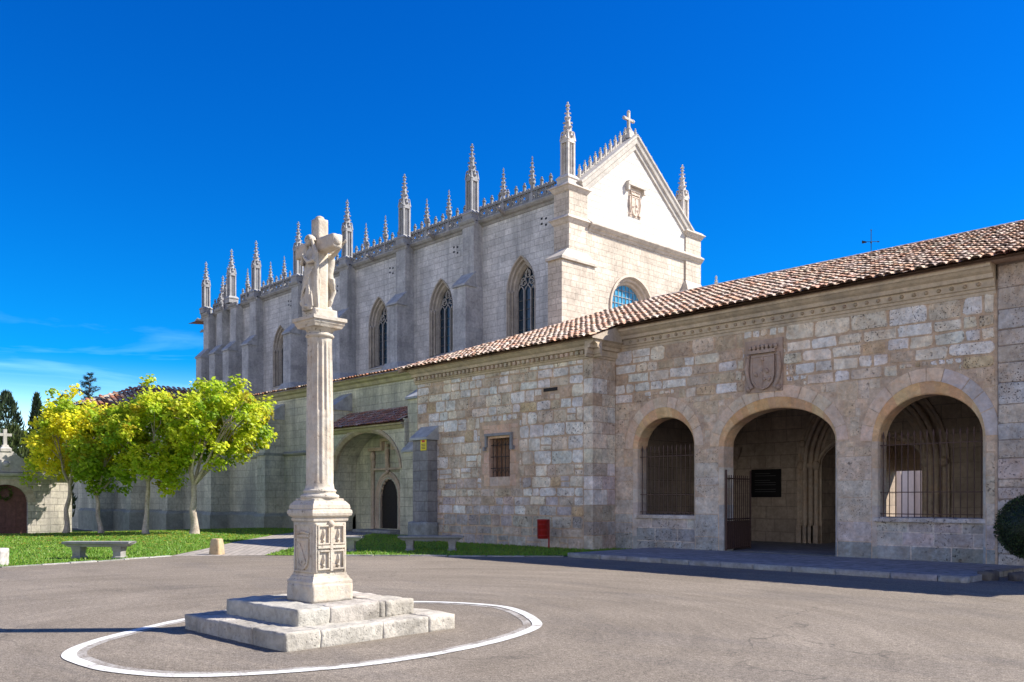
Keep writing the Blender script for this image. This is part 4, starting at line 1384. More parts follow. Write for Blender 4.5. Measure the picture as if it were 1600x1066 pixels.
def pinnacle_mesh(cx, cy, z0, H, hw, tint, small=False):
    """crocketed pinnacle: base, panelled shaft with gablets, crocketed spire and cross finial"""
    p = MB(tint)
    k = H / 4.7
    if small:
        zs, zt = z0 + 0.2 * H, z0 + 0.42 * H
        p.square(cx, cy, [(hw * 0.95, z0), (hw * 0.95, zs)])
        p.lathe(cx, cy, [(hw * 0.72, zs - 0.02), (hw * 0.72, zt - 0.1), (hw * 1.0, zt - 0.04), (hw * 1.35, zt + 0.04), (hw * 1.35, zt + 0.12), (hw * 1.0, zt + 0.2)], 8, None, False)
        sr_, zsp = hw * 1.15, zt + 0.1
    else:
        zs, zt = z0 + 0.13 * H, z0 + 0.54 * H
        p.square(cx, cy, [(hw * 1.45, z0), (hw * 1.45, z0 + 0.07 * H), (hw * 1.6, z0 + 0.08 * H), (hw * 1.6, z0 + 0.095 * H), (hw * 1.1, zs)])
        p.square(cx, cy, [(hw * 0.7, zs - 0.02), (hw * 0.7, zt)])
        for sx_ in (-1, 1):
            for sy_ in (-1, 1):
                p.square(cx + sx_ * hw * 0.78, cy + sy_ * hw * 0.78, [(hw * 0.22, zs - 0.02), (hw * 0.22, zt + 0.05 * k)])
                p.square(cx + sx_ * hw * 0.86, cy + sy_ * hw * 0.86, [(hw * 0.24, zt + 0.0 * k), (0.01, zt + 0.5 * k)])
        for dx, dy in ((1, 0), (-1, 0), (0, 1), (0, -1)):
            ox, oy = cx + dx * hw * 0.9, cy + dy * hw * 0.9
            px_, py_ = -dy, dx
            q = lambda w_, o_, z_: (ox + px_ * w_ + dx * o_, oy + py_ * w_ + dy * o_, z_)
            p.hexa([q(-hw * .85, -.1, zt - 0.15 * k), q(hw * .85, -.1, zt - 0.15 * k), q(hw * .85, .05, zt - 0.15 * k), q(-hw * .85, .05, zt - 0.15 * k)],
                   [q(-.02, -.1, zt + 0.42 * k), q(.02, -.1, zt + 0.42 * k), q(.02, .05, zt + 0.42 * k), q(-.02, .05, zt + 0.42 * k)])
            p.ball((ox, oy, zt + 0.45 * k), hw * 0.26, 6, 4)
            p.tube([(cx + dx * hw * 0.76, cy + dy * hw * 0.76, zs), (cx + dx * hw * 0.76, cy + dy * hw * 0.76, zt)], hw * 0.12, 5)
        sr_, zsp = hw * 1.0, zt + 0.05 * k
    ztop = z0 + H - (0.3 * k if small else 0.38 * k)
    p.loft([[(cx + rr * math.cos(PI / 4 * j + PI / 8), cy + rr * math.sin(PI / 4 * j + PI / 8), z) for j in range(8)] for rr, z in ((sr_, zsp), (hw * 0.16, ztop))], True, True)
    for i in range(5 if small else 6):
        t = (i + 0.6) / 6.4 if not small else (i + 0.5) / 5.2
        z = zsp + (ztop - zsp) * t
        rr = sr_ + (hw * 0.16 - sr_) * t
        for q_ in range(4):
            a = q_ * PI / 2 + (PI / 4 if i % 2 else 0)
            p.ball((cx + (rr + hw * 0.16) * math.cos(a), cy + (rr + hw * 0.16) * math.sin(a), z), hw * (0.55 if small else 0.34) * (1 - 0.45 * t), 5, 4, None, (1.1, 1.1, 0.75), False)
    p.ball((cx, cy, ztop + 0.02 * k), hw * 0.42, 8, 4, None, (1, 1, 0.5))
    p.lathe(cx, cy, [(hw * 0.13, ztop), (hw * 0.12, ztop + 0.2 * k), (hw * 0.15, ztop + 0.35 * k)], 6)
    for dx, dy in ((1, 0), (-1, 0), (0, 1), (0, -1)):
        p.ball((cx + dx * hw * 0.32, cy + dy * hw * 0.32, ztop + 0.2 * k), hw * 0.18, 5, 4)
    p.ball((cx, cy, ztop + 0.36 * k), hw * 0.22, 6, 4)
    return p
PTI = (0.33, 0.335, 0.34)
base_p = pinnacle_mesh(BAYS[0], 35.62, 18.85, 4.8, 0.295, PTI).build('pinnacle', M['trim'], ch)
for x in BAYS[1:]:
    copy_part(base_p, ch, (x - BAYS[0], 0, 0))
for x, y, dz in ((-73.4, 35.4, 0.1), (-76.6, 36.6, -0.6), (-78.6, 35.4, 0.0), (-79.8, 37.6, -0.7), (-62.2, 47.5, -0.3), (-53.9, 47.6, -1.8)):
    copy_part(base_p, ch, (x - BAYS[0], y - 35.62, dz))
gp_ = pinnacle_mesh(-33.5, 36.15, 19.15, 4.75, 0.30, (0.56, 0.52, 0.47)).build('pinnacle', M['trim'], ch)
copy_part(gp_, ch, (0.0, 10.9, -0.65))
sm_p = pinnacle_mesh(-38.45, 35.82, 18.8, 2.65, 0.145, PTI, True).build('small_pinnacle', M['trim'], ch)
for x in (-36.0, -43.6, -45.9, -50.6, -53.0, -57.7, -60.0, -64.8, -67.1):
    copy_part(sm_p, ch, (x + 38.45, 0, 0))
for x, z in ((-74.2, 0.2), (-71.2, 0.2)):
    copy_part(sm_p, ch, (x + 38.45, 0, z))

# gargoyles
def gargoyle(x, y, z, dx, dy, L=1.1):
    b = MB((0.33, 0.32, 0.31))
    d = Vector((dx, dy, 0)).normalized()
    p = Vector((x, y, z))
    b.tube([p - d * 0.3, p + d * 0.1, p + d * (L * 0.5) + Vector((0, 0, 0.04)), p + d * (L * 0.75) + Vector((0, 0, 0.1)), p + d * L + Vector((0, 0, 0.02))], [0.15, 0.15, 0.12, 0.14, 0.07], 8)
    b.ball(p + d * (L * 0.78) + Vector((0, 0, 0.2)), 0.07, 6, 4)
    b.tube([p + d * (L * 0.4) + Vector((0, 0, 0.05)), p + d * (L * 0.2) + Vector((0, 0, 0.3))], [0.05, 0.02], 5)
    return b.build('gargoyle', M['trim'], ch)
gargoyle(-80.1, 35.9, 18.55, -0.9, -0.45, 1.0)
gargoyle(-80.3, 36.4, 17.6, -1, -0.3, 1.1)
for x in (-38.3, -45.0, -52.0):
    gargoyle(x, 35.7, 18.75, 0.3, -1, 0.7)
# nave roof behind the parapet and drainage slots
nr = MB((0.36, 0.2, 0.13))
nr.add([(-84, 36, 18.8), (-33.9, 36, 18.8), (-33.9, 42, 19.3), (-84, 42, 19.3), (-84, 48, 18.8), (-33.9, 48, 18.8)], [(0, 1, 2, 3), (3, 2, 5, 4)])
nr.build('nave_roof', M['tile'], ch)
for x in (-35.0, -42.9, -49.9, -57.0, -64.0):
    for du, dv in ((0, 0), (0.35, 0.12), (0, 0.36), (0.35, 0.42)):
        dk = MB((0.02, 0.02, 0.02))
        bar(dk, TY, x - du - 0.14, x - du + 0.02, 17.3 + dv, 17.42 + dv, -0.02, 0.006)
        dk.build('drain_hole', M['black_iron'], ch)
# low chapel on the far side of the gable with its own pinnacle
fc = MB()
fc.box(-40, -33.3, 48.4, 52, -2.2, 14.4)
fc.build('far_chapel', M['gable'], ch)
pinnacle_mesh(-33.6, 51.1, 14.4, 2.4, 0.2, (0.56, 0.52, 0.47)).build('pinnacle', M['trim'], ch)

# ------------------------------------------------------------------ the side aisle
ai = thing('church_aisle', (-50, 30, -1.2), 'low greenish side building with buttresses and arched side doorway in front of the church', 'chapel wing')
TA = FY(25.0)
a_ = MB()
wall_face(a_, TA, -80.4, -31.2, -2.2, 7.55, [(pointed(-42.0, 0.42, 5.6, 6.3, 10), 3.6), (ell_arch(-35.05, 0.72, 1.65, 0.95, 14), 0.16)])
a_.add([(-31.2, 25, -2.2), (-31.2, 25, 7.5), (-31.2, 36, 7.5), (-31.2, 36, -2.2)], [(3, 2, 1, 0)])
a_.build('wall', M['aisle'], ai)
aw = MB((0.36, 0.33, 0.25))
loft_paths(aw, TA, [(full(pointed(-42.0, h_, 5.6, t_, 10), 3.6), n_) for h_, t_, n_ in ((0.52, 6.45, 0.02), (0.42, 6.3, 0.02), (0.42, 6.3, -0.02), (0.3, 6.1, -0.25), (0.3, 6.1, -0.45))])
ao = aw.build('window', M['trim'], ai)
aw = MB()
fill_path(aw, TA, full(pointed(-42.0, 0.42, 5.6, 6.3, 10), 3.6), -0.4)
aw.build('glass', M['glass'], ao)
for x in (-47.8, -54.0):
    aw = MB((0.36, 0.33, 0.25))
    for a, b, c_, d_ in ((-0.36, -0.2, 4.5, 5.5), (0.2, 0.36, 4.5, 5.5), (-0.36, 0.36, 5.5, 5.66), (-0.36, 0.36, 4.34, 4.5)):
        bar(aw, TA, x + a, x + b, c_, d_, 0, 0.03)
    ao = aw.build('slit_window', M['trim'], ai)
    aw = MB()
    bar(aw, TA, x - 0.2, x + 0.2, 4.5, 5.5, -0.02, 0.012)
    aw.build('glass', M['black_iron'], ao)
am = MB((0.35, 0.35, 0.28))
mould(am, (-80.4, 25, 4.15), (-37.9, 25, 4.15), (0, -1, 0), [(0, -0.12), (0.1, -0.08), (0.16, 0.0), (0.16, 0.04), (0, 0.14)])
am.build('string_course', M['trim'], ai)
am = MB((0.30, 0.31, 0.25))
mould(am, (-80.4, 25, 0.55), (-37.9, 25, 0.55), (0, -1, 0), [(0, -2.7), (0.2, -2.7), (0.2, 0.1), (0, 0.28)])
am.build('plinth', M['trim'], ai)
am = MB((0.40, 0.37, 0.22))
mould(am, (-80.4, 25, 7.5), (-31.0, 25, 7.5), (0, -1, 0), [(0, -0.25), (0.08, -0.2), (0.14, -0.05), (0.28, 0.02), (0.34, 0.12), (0.34, 0.2), (0, 0.26)])
am.build('cornice', M['trim'], ai)

def aisle_buttress(cx):
    b = MB()
    b.box(cx - 0.47, cx + 0.47, 23.8, 25.05, -2.2, 6.2)
    o = b.build('buttress', M['aisle'], ai)
    w2 = MB((0.30, 0.31, 0.28))
    w2.hexa([(cx - 0.52, 23.72, 6.12), (cx + 0.52, 23.72, 6.12), (cx + 0.52, 25.04, 6.12), (cx - 0.52, 25.04, 6.12)], [(cx - 0.52, 23.72, 6.24), (cx + 0.52, 23.72, 6.24), (cx + 0.52, 25.0, 7.05), (cx - 0.52, 25.0, 7.05)])
    w2.build('weathering', M['lead'], o)
    w2 = MB((0.32, 0.33, 0.27))
    w2.hexa([(cx - 0.6, 23.66, -2.2), (cx + 0.6, 23.66, -2.2), (cx + 0.6, 25.0, -2.2), (cx - 0.6, 25.0, -2.2)], [(cx - 0.6, 23.66, 0.62), (cx + 0.6, 23.66, 0.62), (cx + 0.6, 25.0, 0.62), (cx - 0.6, 25.0, 0.62)])
    w2.hexa([(cx - 0.6, 23.66, 0.62), (cx + 0.6, 23.66, 0.62), (cx + 0.6, 25.0, 0.62), (cx - 0.6, 25.0, 0.62)], [(cx - 0.48, 23.79, 0.8), (cx + 0.48, 23.79, 0.8), (cx + 0.48, 25.0, 0.8), (cx - 0.48, 25.0, 0.8)])
    w2.build('plinth', M['trim'], o)
    w2 = MB((0.32, 0.33, 0.27))
    w2.box(cx - 0.49, cx + 0.49, 23.7, 25.02, 4.06, 4.2)
    w2.build('string_band', M['trim'], o)
    return o
ab = aisle_buttress(-45.68)
for x in (-38.75, -52.6, -59.3, -66.0, -72.7):
    copy_part(ab, ai, (x + 45.68, 0, 0))
# right-hand stepped buttress beside the doorway
b = MB()
b.box(-31.9, -31.1, 23.8, 25.05, -0.5, 6.15)
b.box(-31.8, -31.1, 23.5, 23.8, -0.5, 3.75)
b.box(-31.95, -31.84, 23.58, 23.82, 3.7, 5.25)
b.box(-31.95, -31.02, 23.42, 25.0, -0.5, 0.6)
bo = b.build('buttress', M['aisle'], ai)
b = MB((0.42, 0.41, 0.38))
b.hexa([(-31.98, 23.7, 6.1), (-31.02, 23.7, 6.1), (-31.02, 25.0, 6.1), (-31.98, 25.0, 6.1)], [(-31.98, 23.7, 6.2), (-31.02, 23.7, 6.2), (-31.02, 25.0, 7.0), (-31.98, 25.0, 7.0)])
b.build('weathering', M['lead'], bo)
b = MB((0.42, 0.41, 0.38))
b.hexa([(-31.9, 23.42, 3.7), (-31.02, 23.42, 3.7), (-31.02, 23.82, 3.7), (-31.9, 23.82, 3.7)], [(-31.9, 23.42, 3.78), (-31.02, 23.42, 3.78), (-31.02, 23.82, 4.2), (-31.9, 23.82, 4.2)])
b.build('weathering', M['lead'], bo)

# porch over the side door: segmental vault between the buttresses with a small tiled roof
TPn = FY(23.6)
pa = ell_arch(-35.05, 2.85, 3.0, 1.9, 28)
pp = MB()
wall_face(pp, TPn, -38.3, -31.85, -0.5, 5.05, [(pa, -0.5)])
pi_ = full(pa, -0.5)
pp.loft([[TPn(u, v, 0) for u, v in pi_], [TPn(u, v, -1.395) for u, v in pi_]], False, False)
po = pp.build('porch_arch', M['aisle'], ai)
pv = MB((0.44, 0.38, 0.26))
pa2 = ell_arch(-35.05, 2.98, 3.0, 2.05, 28)
pa3 = ell_arch(-35.05, 2.72, 3.0, 1.76, 28)
for i in range(28):
    t = jit((0.44, 0.37, 0.26), 0.1)
    pv.loft([[TPn(*pa2[i], 0.0), TPn(*pa2[i + 1], 0.0)], [TPn(*pa2[i], 0.06), TPn(*pa2[i + 1], 0.06)], [TPn(*pa[i], 0.07), TPn(*pa[i + 1], 0.07)], [TPn(*pa3[i], -0.06), TPn(*pa3[i + 1], -0.06)], [TPn(*pa3[i], -0.2), TPn(*pa3[i + 1], -0.2)], [TPn(*pa[i], -0.3), TPn(*pa[i + 1], -0.3)]], False, False, t)
pv.build('voussoirs', M['trim'], po)
pc = MB((0.42, 0.38, 0.24))
mould(pc, (-38.5, 23.6, 4.95), (-31.88, 23.6, 4.95), (0, -1, 0), [(0, -0.16), (0.08, -0.1), (0.14, 0.0), (0.2, 0.02), (0.2, 0.12), (0, 0.12)])
pc.build('cornice', M['trim'], po)
pt = MB()
pt.add([(-38.6, 23.35, 5.06), (-31.86, 23.35, 5.06), (-31.86, 25.02, 5.94), (-38.6, 25.02, 5.94)], [(0, 1, 2, 3)], (0.2, 0.11, 0.08))
pt.add([(-38.6, 23.35, 4.98), (-31.86, 23.35, 4.98), (-31.86, 25.02, 5.0), (-38.6, 25.02, 5.0)], [(3, 2, 1, 0)], (0.2, 0.11, 0.08))
tiles(pt, (-38.6, 23.33, 5.06), (1, 0, 0), (0, 1.67, 0.88), 29, 6, 0.23, 0.32, None, random.Random(8), [(0.42, 0.20, 0.13), (0.36, 0.17, 0.12), (0.46, 0.25, 0.17), (0.30, 0.20, 0.16), (0.42, 0.32, 0.26)], True, 0.09)
pt.build('roof', M['tile'], ai)

dr = MB((0.50, 0.39, 0.29))
# carved stone doorcase
loft_paths(dr, TA, [(full(ell_arch(-35.05, h_, 1.65, h_ * 0.95 + 0.27, 14), 0.16), n_) for h_, n_ in ((1.08, 0.0), (1.08, 0.06), (0.98, 0.08), (0.92, 0.02), (0.84, 0.03), (0.72, -0.03), (0.72, -0.15))])
for k in range(9):     # scalloped edge of the door arch
    a_k = PI * (k + 0.5) / 9
    dr.ball(TA(-35.05 - 0.73 * math.cos(a_k), 1.65 + 0.96 * math.sin(a_k), -0.08), 0.085, 8, 5)
for s_ in (-1, 1):
    dr.lathe(-35.05 + s_ * 1.2, 24.92, [(0.10, 0.1), (0.10, 0.45), (0.07, 0.5), (0.07, 3.2), (0.12, 3.3), (0.13, 3.5), (0.05, 3.55)], 8)
    bar(dr, TA, -35.05 + s_ * 1.34 - 0.05, -35.05 + s_ * 1.34 + 0.05, 0.1, 3.55, 0, 0.1)
    dr.ball(TA(-35.05 + s_ * 1.2, 3.72, 0.12), 0.16, 8, 6, None, (1, 0.8, 1.6))
bar(dr, TA, -36.45, -33.65, 3.02, 3.12, 0, 0.14)
bar(dr, TA, -36.55, -35.4, 3.98, 4.12, 0, 0.2)
bar(dr, TA, -34.6, -33.5, 3.98, 4.12, 0, 0.2)
bar(dr, TA, -35.52, -34.48, 4.42, 4.56, 0, 0.2)
bar(dr, TA, -35.52, -35.38, 4.02, 4.44, 0, 0.19)
bar(dr, TA, -34.62, -34.48, 4.02, 4.44, 0, 0.19)
bar(dr, TA, -36.4, -36.2, 3.12, 3.98, 0, 0.07)
bar(dr, TA, -33.9, -33.7, 3.12, 3.98, 0, 0.07)
dr.ball(TA(-35, 2.95, 0.1), 0.12, 8, 5)
dr.tube([TA(-35, 3.05, 0.08), TA(-35.04, 3.5, 0.12), TA(-35, 3.85, 0.14), TA(-35, 4.05, 0.1)], [0.13, 0.11, 0.12, 0.08], 8)
dr.ball(TA(-35, 4.2, 0.12), 0.1, 8, 6)
dro = dr.build('doorway', M['trim'], ai)
dd = MB()
fill_path(dd, TA, full(ell_arch(-35.05, 0.72, 1.65, 0.95, 14), 0.16), -0.13)
for k in range(9):
    bar(dd, TA, -35.74, -34.36, 0.3 + 0.18 * k, 0.33 + 0.18 * k, -0.13, -0.105)
dd.build('door', M['dark_wood'], dro)
st_ = MB((0.3, 0.3, 0.28))
rough_box(st_, -36.6, -33.4, 23.9, 25.02, -0.1, 0.13, 0.15, 0.02, 0.01, (0.32, 0.32, 0.29), 3)
st_.build('door_step', M['step_stone'], ai)

# tiled roof of the aisle (only its edge is seen from below)
rt = MB()
rt.add([(-80.6, 24.6, 7.68), (-30.9, 24.6, 7.68), (-30.9, 36.1, 10.3), (-80.6, 36.1, 10.3)], [(0, 1, 2, 3)], (0.28, 0.16, 0.1))
rt.add([(-80.6, 24.6, 7.62), (-30.9, 24.6, 7.62), (-30.9, 25.1, 7.64), (-80.6, 25.1, 7.64)], [(3, 2, 1, 0)], (0.28, 0.16, 0.1))
tiles(rt, (-80.6, 24.55, 7.68), (1, 0, 0), (0, 1, 0.228), 191, 3, 0.26, 0.4, None, random.Random(6), TILE_T, True, 0.1)
rt.build('roof', M['tile'], ai)
# lead flashings and humps against the nave wall
for x in BAYS[:4]:
    fl = MB((0.2, 0.22, 0.24))
    fl.hexa([(x - 1.5, 34.2, 9.7), (x + 1.5, 34.2, 9.7), (x + 1.5, 36, 9.7), (x - 1.5, 36, 9.7)], [(x - 0.7, 34.5, 10.75), (x + 0.7, 34.5, 10.75), (x + 0.7, 36, 10.9), (x - 0.7, 36, 10.9)])
    fl.build('flashing', M['lead'], ai)

# ------------------------------------------------------------------ the gatehouse: block with window and porch with three arches
gh = thing('gatehouse', (-15, 26, 0), 'long stone gatehouse with three open arches, projecting block and tiled roof', 'gatehouse')
PYF, BYF, BX1 = 21.70, 20.61, -18.04
TP, TB, TS = FY(PYF), FY(BYF), FX(BX1)
A = [dict(c=-16.16, h=1.06, s=3.18, r=0.92, sill=1.13), dict(c=-12.40, h=1.68, s=3.12, r=0.98, sill=0.0), dict(c=-8.38, h=1.22, s=3.05, r=1.08, sill=1.16)]
mo = (0.52, 0.40, 0.29)
fw = MB(mo)
def arch_of(a, k=0.0, kr=None, n=24):
    kr = k if kr is None else kr
    return ell_arch(a['c'], a['h'] + k, a['s'], a['r'] + kr, n)
wall_face(fw, TP, BX1 - 0.3, -6.8, -0.1, 4.62, [(arch_of(a, 0.10, 0.30), -0.1) for a in A], 0.0, (0.58, 0.455, 0.34))
wall_face(fw, TP, BX1 - 0.3, -6.8, 4.62, 6.6, [])
fw.build('front_wall', M['mortar'], gh)
bw = MB(mo)
BWIN = (-22.32, 0.52, 2.38, 3.72)
wall_face(bw, TB, -27.0, BX1, -0.1, 6.3, [([(BWIN[0] - BWIN[1], BWIN[3]), (BWIN[0] + BWIN[1], BWIN[3])], BWIN[2])])
bw.add([TS(20.61, -0.1), TS(21.75, -0.1), TS(21.75, 6.6), TS(20.61, 6.6)], [(0, 1, 2, 3)])
bw.add([(-27, 20.61, -0.1), (-27, 20.61, 6.3), (-27, 33, 6.3), (-27, 33, -0.1)], [(3, 2, 1, 0)])
bw.build('block_wall', M['mortar'], gh)

def pickA(u, v, r):
    c = r.random()
    if c < 0.42: t = (0.73, 0.71, 0.67)
    elif c < 0.72: t = (0.75, 0.68, 0.56)
    elif c < 0.76: t = (0.60, 0.46, 0.29)
    elif c < 0.90: t = (0.62, 0.53, 0.42)
    else: t = (0.53, 0.43, 0.32)
    return jit(t, 0.09, r)
def pickB(u, v, r):
    if v < 0.55:
        t = (0.35, 0.375, 0.37)
    elif v < 1.25:
        t = r.choice([(0.46, 0.46, 0.45), (0.56, 0.505, 0.465)])
    elif v < 2.6:
        t = r.choice([(0.61, 0.54, 0.45), (0.62, 0.53, 0.42), (0.63, 0.575, 0.49)])
    else:
        t = r.choice([(0.66, 0.52, 0.375), (0.67, 0.535, 0.40), (0.66, 0.555, 0.43)])
    return jit(t, 0.06, r)

# arched surrounds
for i, a in enumerate(A):
    n_ = 24
    P0, P1, P2 = arch_of(a), arch_of(a, 0.10, 0.30), arch_of(a, 0.40, 0.62)
    sl = a['sill'] if a['sill'] > 0.1 else -0.1
    ar = MB((0.40, 0.30, 0.20))
    # chamfered jambs
    for side in (0, -1):
        z = -0.1
        while z < a['s'] - 0.02:
            zz = min(z + rnd.uniform(0.38, 0.6), a['s'])
            if a['s'] - zz < 0.15: zz = a['s']
            t = pickB(0, (z + zz) / 2, rnd)
            u1, u0 = P1[side][0], P0[side][0]
            ar.loft([[TP(u1, z, 0), TP(u1, zz, 0)], [TP(u1 + (u0 - u1) * .9, z, -0.1), TP(u1 + (u0 - u1) * .9, zz, -0.1)], [TP(u0, z, -0.13), TP(u0, zz, -0.13)], [TP(u0, z, -0.6), TP(u0, zz, -0.6)]], False, False, t)
            z = zz
    k = 0
    while k < n_:
        m_ = min(rnd.choice([1, 2, 2]), n_ - k)
        t = jit(rnd.choice([(0.68, 0.44, 0.24), (0.70, 0.49, 0.28), (0.66, 0.43, 0.26), (0.72, 0.53, 0.31)]), 0.09)
        for q in range(k, k + m_):
            ar.loft([[TP(*P1[q], 0), TP(*P1[q + 1], 0)], [TP(*[P1[q][z_] * 0.1 + P0[q][z_] * 0.9 for z_ in (0, 1)], -0.1), TP(*[P1[q + 1][z_] * 0.1 + P0[q + 1][z_] * 0.9 for z_ in (0, 1)], -0.1)], [TP(*P0[q], -0.13), TP(*P0[q + 1], -0.13)], [TP(*P0[q], -0.6), TP(*P0[q + 1], -0.6)]], False, False, t)
        k += m_
    ao = ar.build('arch', M['smooth_block'], gh)
    vo = MB()
    k = 0
    while k < n_:
        m_ = min(rnd.choice([2, 2, 3]), n_ - k)
        t = jit(rnd.choice([(0.66, 0.515, 0.38), (0.65, 0.52, 0.40), (0.66, 0.545, 0.42)]), 0.08)
        if i == 2 and k > 13: t = jit((0.52, 0.48, 0.47), 0.08)
        e = 0.05
        rng = [k + e + (m_ - 2 * e) * q / 4 for q in range(5)]
        def at(P, s_):
            j = min(int(s_), n_ - 1)
            f_ = s_ - j
            return (P[j][0] * (1 - f_) + P[j + 1][0] * f_, P[j][1] * (1 - f_) + P[j + 1][1] * f_)
        for s0, s1 in zip(rng[:-1], rng[1:]):
            vo.loft([[TP(*at(P2, s0), 0), TP(*at(P2, s1), 0)], [TP(*at(P2, s0), 0.012), TP(*at(P2, s1), 0.012)], [TP(*at(P1, s0), 0.014), TP(*at(P1, s1), 0.014)], [TP(*at(P1, s0), 0.0), TP(*at(P1, s1), 0.0)]], False, False, t)
        k += m_
    vo.build('voussoirs', M['smooth_block'], ao)

def in_arch(u, v):
    for a in A:
        du = abs(u - a['c'])
        if v <= a['s']:
            if du < a['h'] + 0.11 and v > a['sill'] - 0.0: return True
        else:
            rx, ry = a['h'] + 0.42, a['r'] + 0.64
            if (du / rx) ** 2 + ((v - a['s']) / ry) ** 2 < 1: return True
    return False
AW = (-12.72, 5.28, 1.15, 1.45)       # coat of arms
def keepP(a, b, c, d):
    for f in (0.02, 0.25, 0.5, 0.75, 0.98):
        for h_ in (0.02, 0.5, 0.98):
            u, v = a + (b - a) * f, c + (d - c) * h_
            if in_arch(u, v): return False
            if abs(u - AW[0]) < AW[2] / 2 and abs(v - AW[1]) < AW[3] / 2: return False
    return True
wr = random.Random(21)
fb = MB()
stone_wall(fb, TP, BX1, -6.86, 4.62, 6.32, pickA, keepP, wr, (0.28, 0.46), (0.34, 0.9), 0.05, (0.006, 0.026), 0.022, 0.28)
fb.build('facing_stones', M['block'], gh)
# dressed stones between and around the arches: piers in whole blocks
ur = [(BX1, A[0]['c'] - A[0]['h'] - 0.11), (A[0]['c'] + A[0]['h'] + 0.11, A[1]['c'] - A[1]['h'] - 0.11), (A[1]['c'] + A[1]['h'] + 0.11, A[2]['c'] - A[2]['h'] - 0.11), (A[2]['c'] + A[2]['h'] + 0.11, -6.86)]
for (a, b) in ur:
    fb = MB()
    stone_wall(fb, TP, a, b, 0.0, 3.2, pickB, keepP, wr, (0.42, 0.66), (0.55, 1.3), 0.012, (0.003, 0.012), 0.006, 0.05)
    fb.build('facing_stones', M['block'], gh)
for (a, b) in ((BX1, -16.16), (-16.16, -12.4), (-12.4, -8.38), (-8.38, -6.86)):
    fb = MB()
    stone_wall(fb, TP, a, b, 3.2, 4.62, pickB, keepP, wr, (0.38, 0.52), (0.6, 1.1), 0.012, (0.003, 0.010), 0.006, 0.05)
    fb.build('facing_stones', M['block'], gh)
# parapet walls under the two grilles
for a in (A[0], A[2]):
    sb_ = MB()
    stone_wall(sb_, FY(PYF + 0.10), a['c'] - a['h'] - 0.1, a['c'] + a['h'] + 0.1, 0.0, a['sill'] - 0.12, lambda u, v, r: jit((0.34, 0.36, 0.36) if v < 0.6 else (0.47, 0.44, 0.42), 0.12, r), lambda *q: True, wr, (0.3, 0.5), (0.5, 0.9), 0.03, (0.004, 0.012), 0.006, 0.05)
    sb_.box(a['c'] - a['h'] - 0.1, a['c'] + a['h'] + 0.1, PYF + 0.10, PYF + 0.5, -0.1, a['sill'] - 0.12, (0.58, 0.53, 0.48))
    sb_.hexa([TP(a['c'] - a['h'] - 0.1, a['sill'] - 0.12, -0.02), TP(a['c'] + a['h'] + 0.1, a['sill'] - 0.12, -0.02), TP(a['c'] + a['h'] + 0.1, a['sill'] - 0.12, -0.5), TP(a['c'] - a['h'] - 0.1, a['sill'] - 0.12, -0.5)],
             [TP(a['c'] - a['h'] - 0.1, a['sill'] - 0.02, -0.02), TP(a['c'] + a['h'] + 0.1, a['sill'] - 0.02, -0.02), TP(a['c'] + a['h'] + 0.1, a['sill'], -0.5), TP(a['c'] - a['h'] - 0.1, a['sill'], -0.5)], (0.56, 0.53, 0.50))
    sb_.build('sill_wall', M['block'], gh)
# block stones
def keepB(a, b, c, d):
    if b > BWIN[0] - BWIN[1] - 0.42 and a < BWIN[0] + BWIN[1] + 0.42 and d > BWIN[2] - 0.35 and c < BWIN[3] + 0.5: return False
    if b > -20.2 and a < -19.52 and d > 5.1 and c < 5.26: return False
    return True
def pickBl(u, v, r):
    if v < 0.9:
        return jit(r.choice([(0.40, 0.38, 0.35), (0.48, 0.44, 0.38), (0.50, 0.43, 0.35)]), 0.12, r)
    if v < 2.4 and r.random() < 0.6:
        return jit(r.choice([(0.52, 0.47, 0.46), (0.58, 0.49, 0.42), (0.55, 0.51, 0.48)]), 0.1, r)
    return pickA(u, v, r)
bb = MB()
stone_wall(bb, TB, -26.98, -18.42, 0.0, 6.05, pickBl, keepB, wr, (0.28, 0.46), (0.32, 0.9), 0.045, (0.006, 0.024), 0.02, 0.26)
# long and short quoins on the corner, returning on the side face
z, kq = 0.0, 0
while z < 6.05:
    hq = min(wr.uniform(0.36, 0.52), 6.05 - z)
    if 6.05 - z - hq < 0.2: hq = 6.05 - z
    lw = 0.38
    t = pickBl(0, z, wr)
    block(bb, TB, BX1 - lw + 0.01, BX1 + 0.012, z + 0.008, z + hq - 0.008, 0.014, t, wr, 0.004, 0.04)
    sw = 0.7 if kq % 2 else 0.45
    block(bb, TS, 20.61 - 0.012, 20.61 + sw - 0.008, z + 0.008, z + hq - 0.008, 0.014, t, wr, 0.004, 0.04)
    block(bb, TS, 20.61 + sw + 0.008, 21.69, z + 0.008, z + hq - 0.008, 0.01, pickBl(0, z, wr), wr, 0.006, 0.06)
    z += hq
    kq += 1
bb.build('facing_stones', M['block'], gh)
sl_ = MB((0.012, 0.01, 0.01))
bar(sl_, TB, -20.17, -19.55, 5.13, 5.24, -0.02, 0.02)
sl_.build('slot', M['dark_wood'], gh)
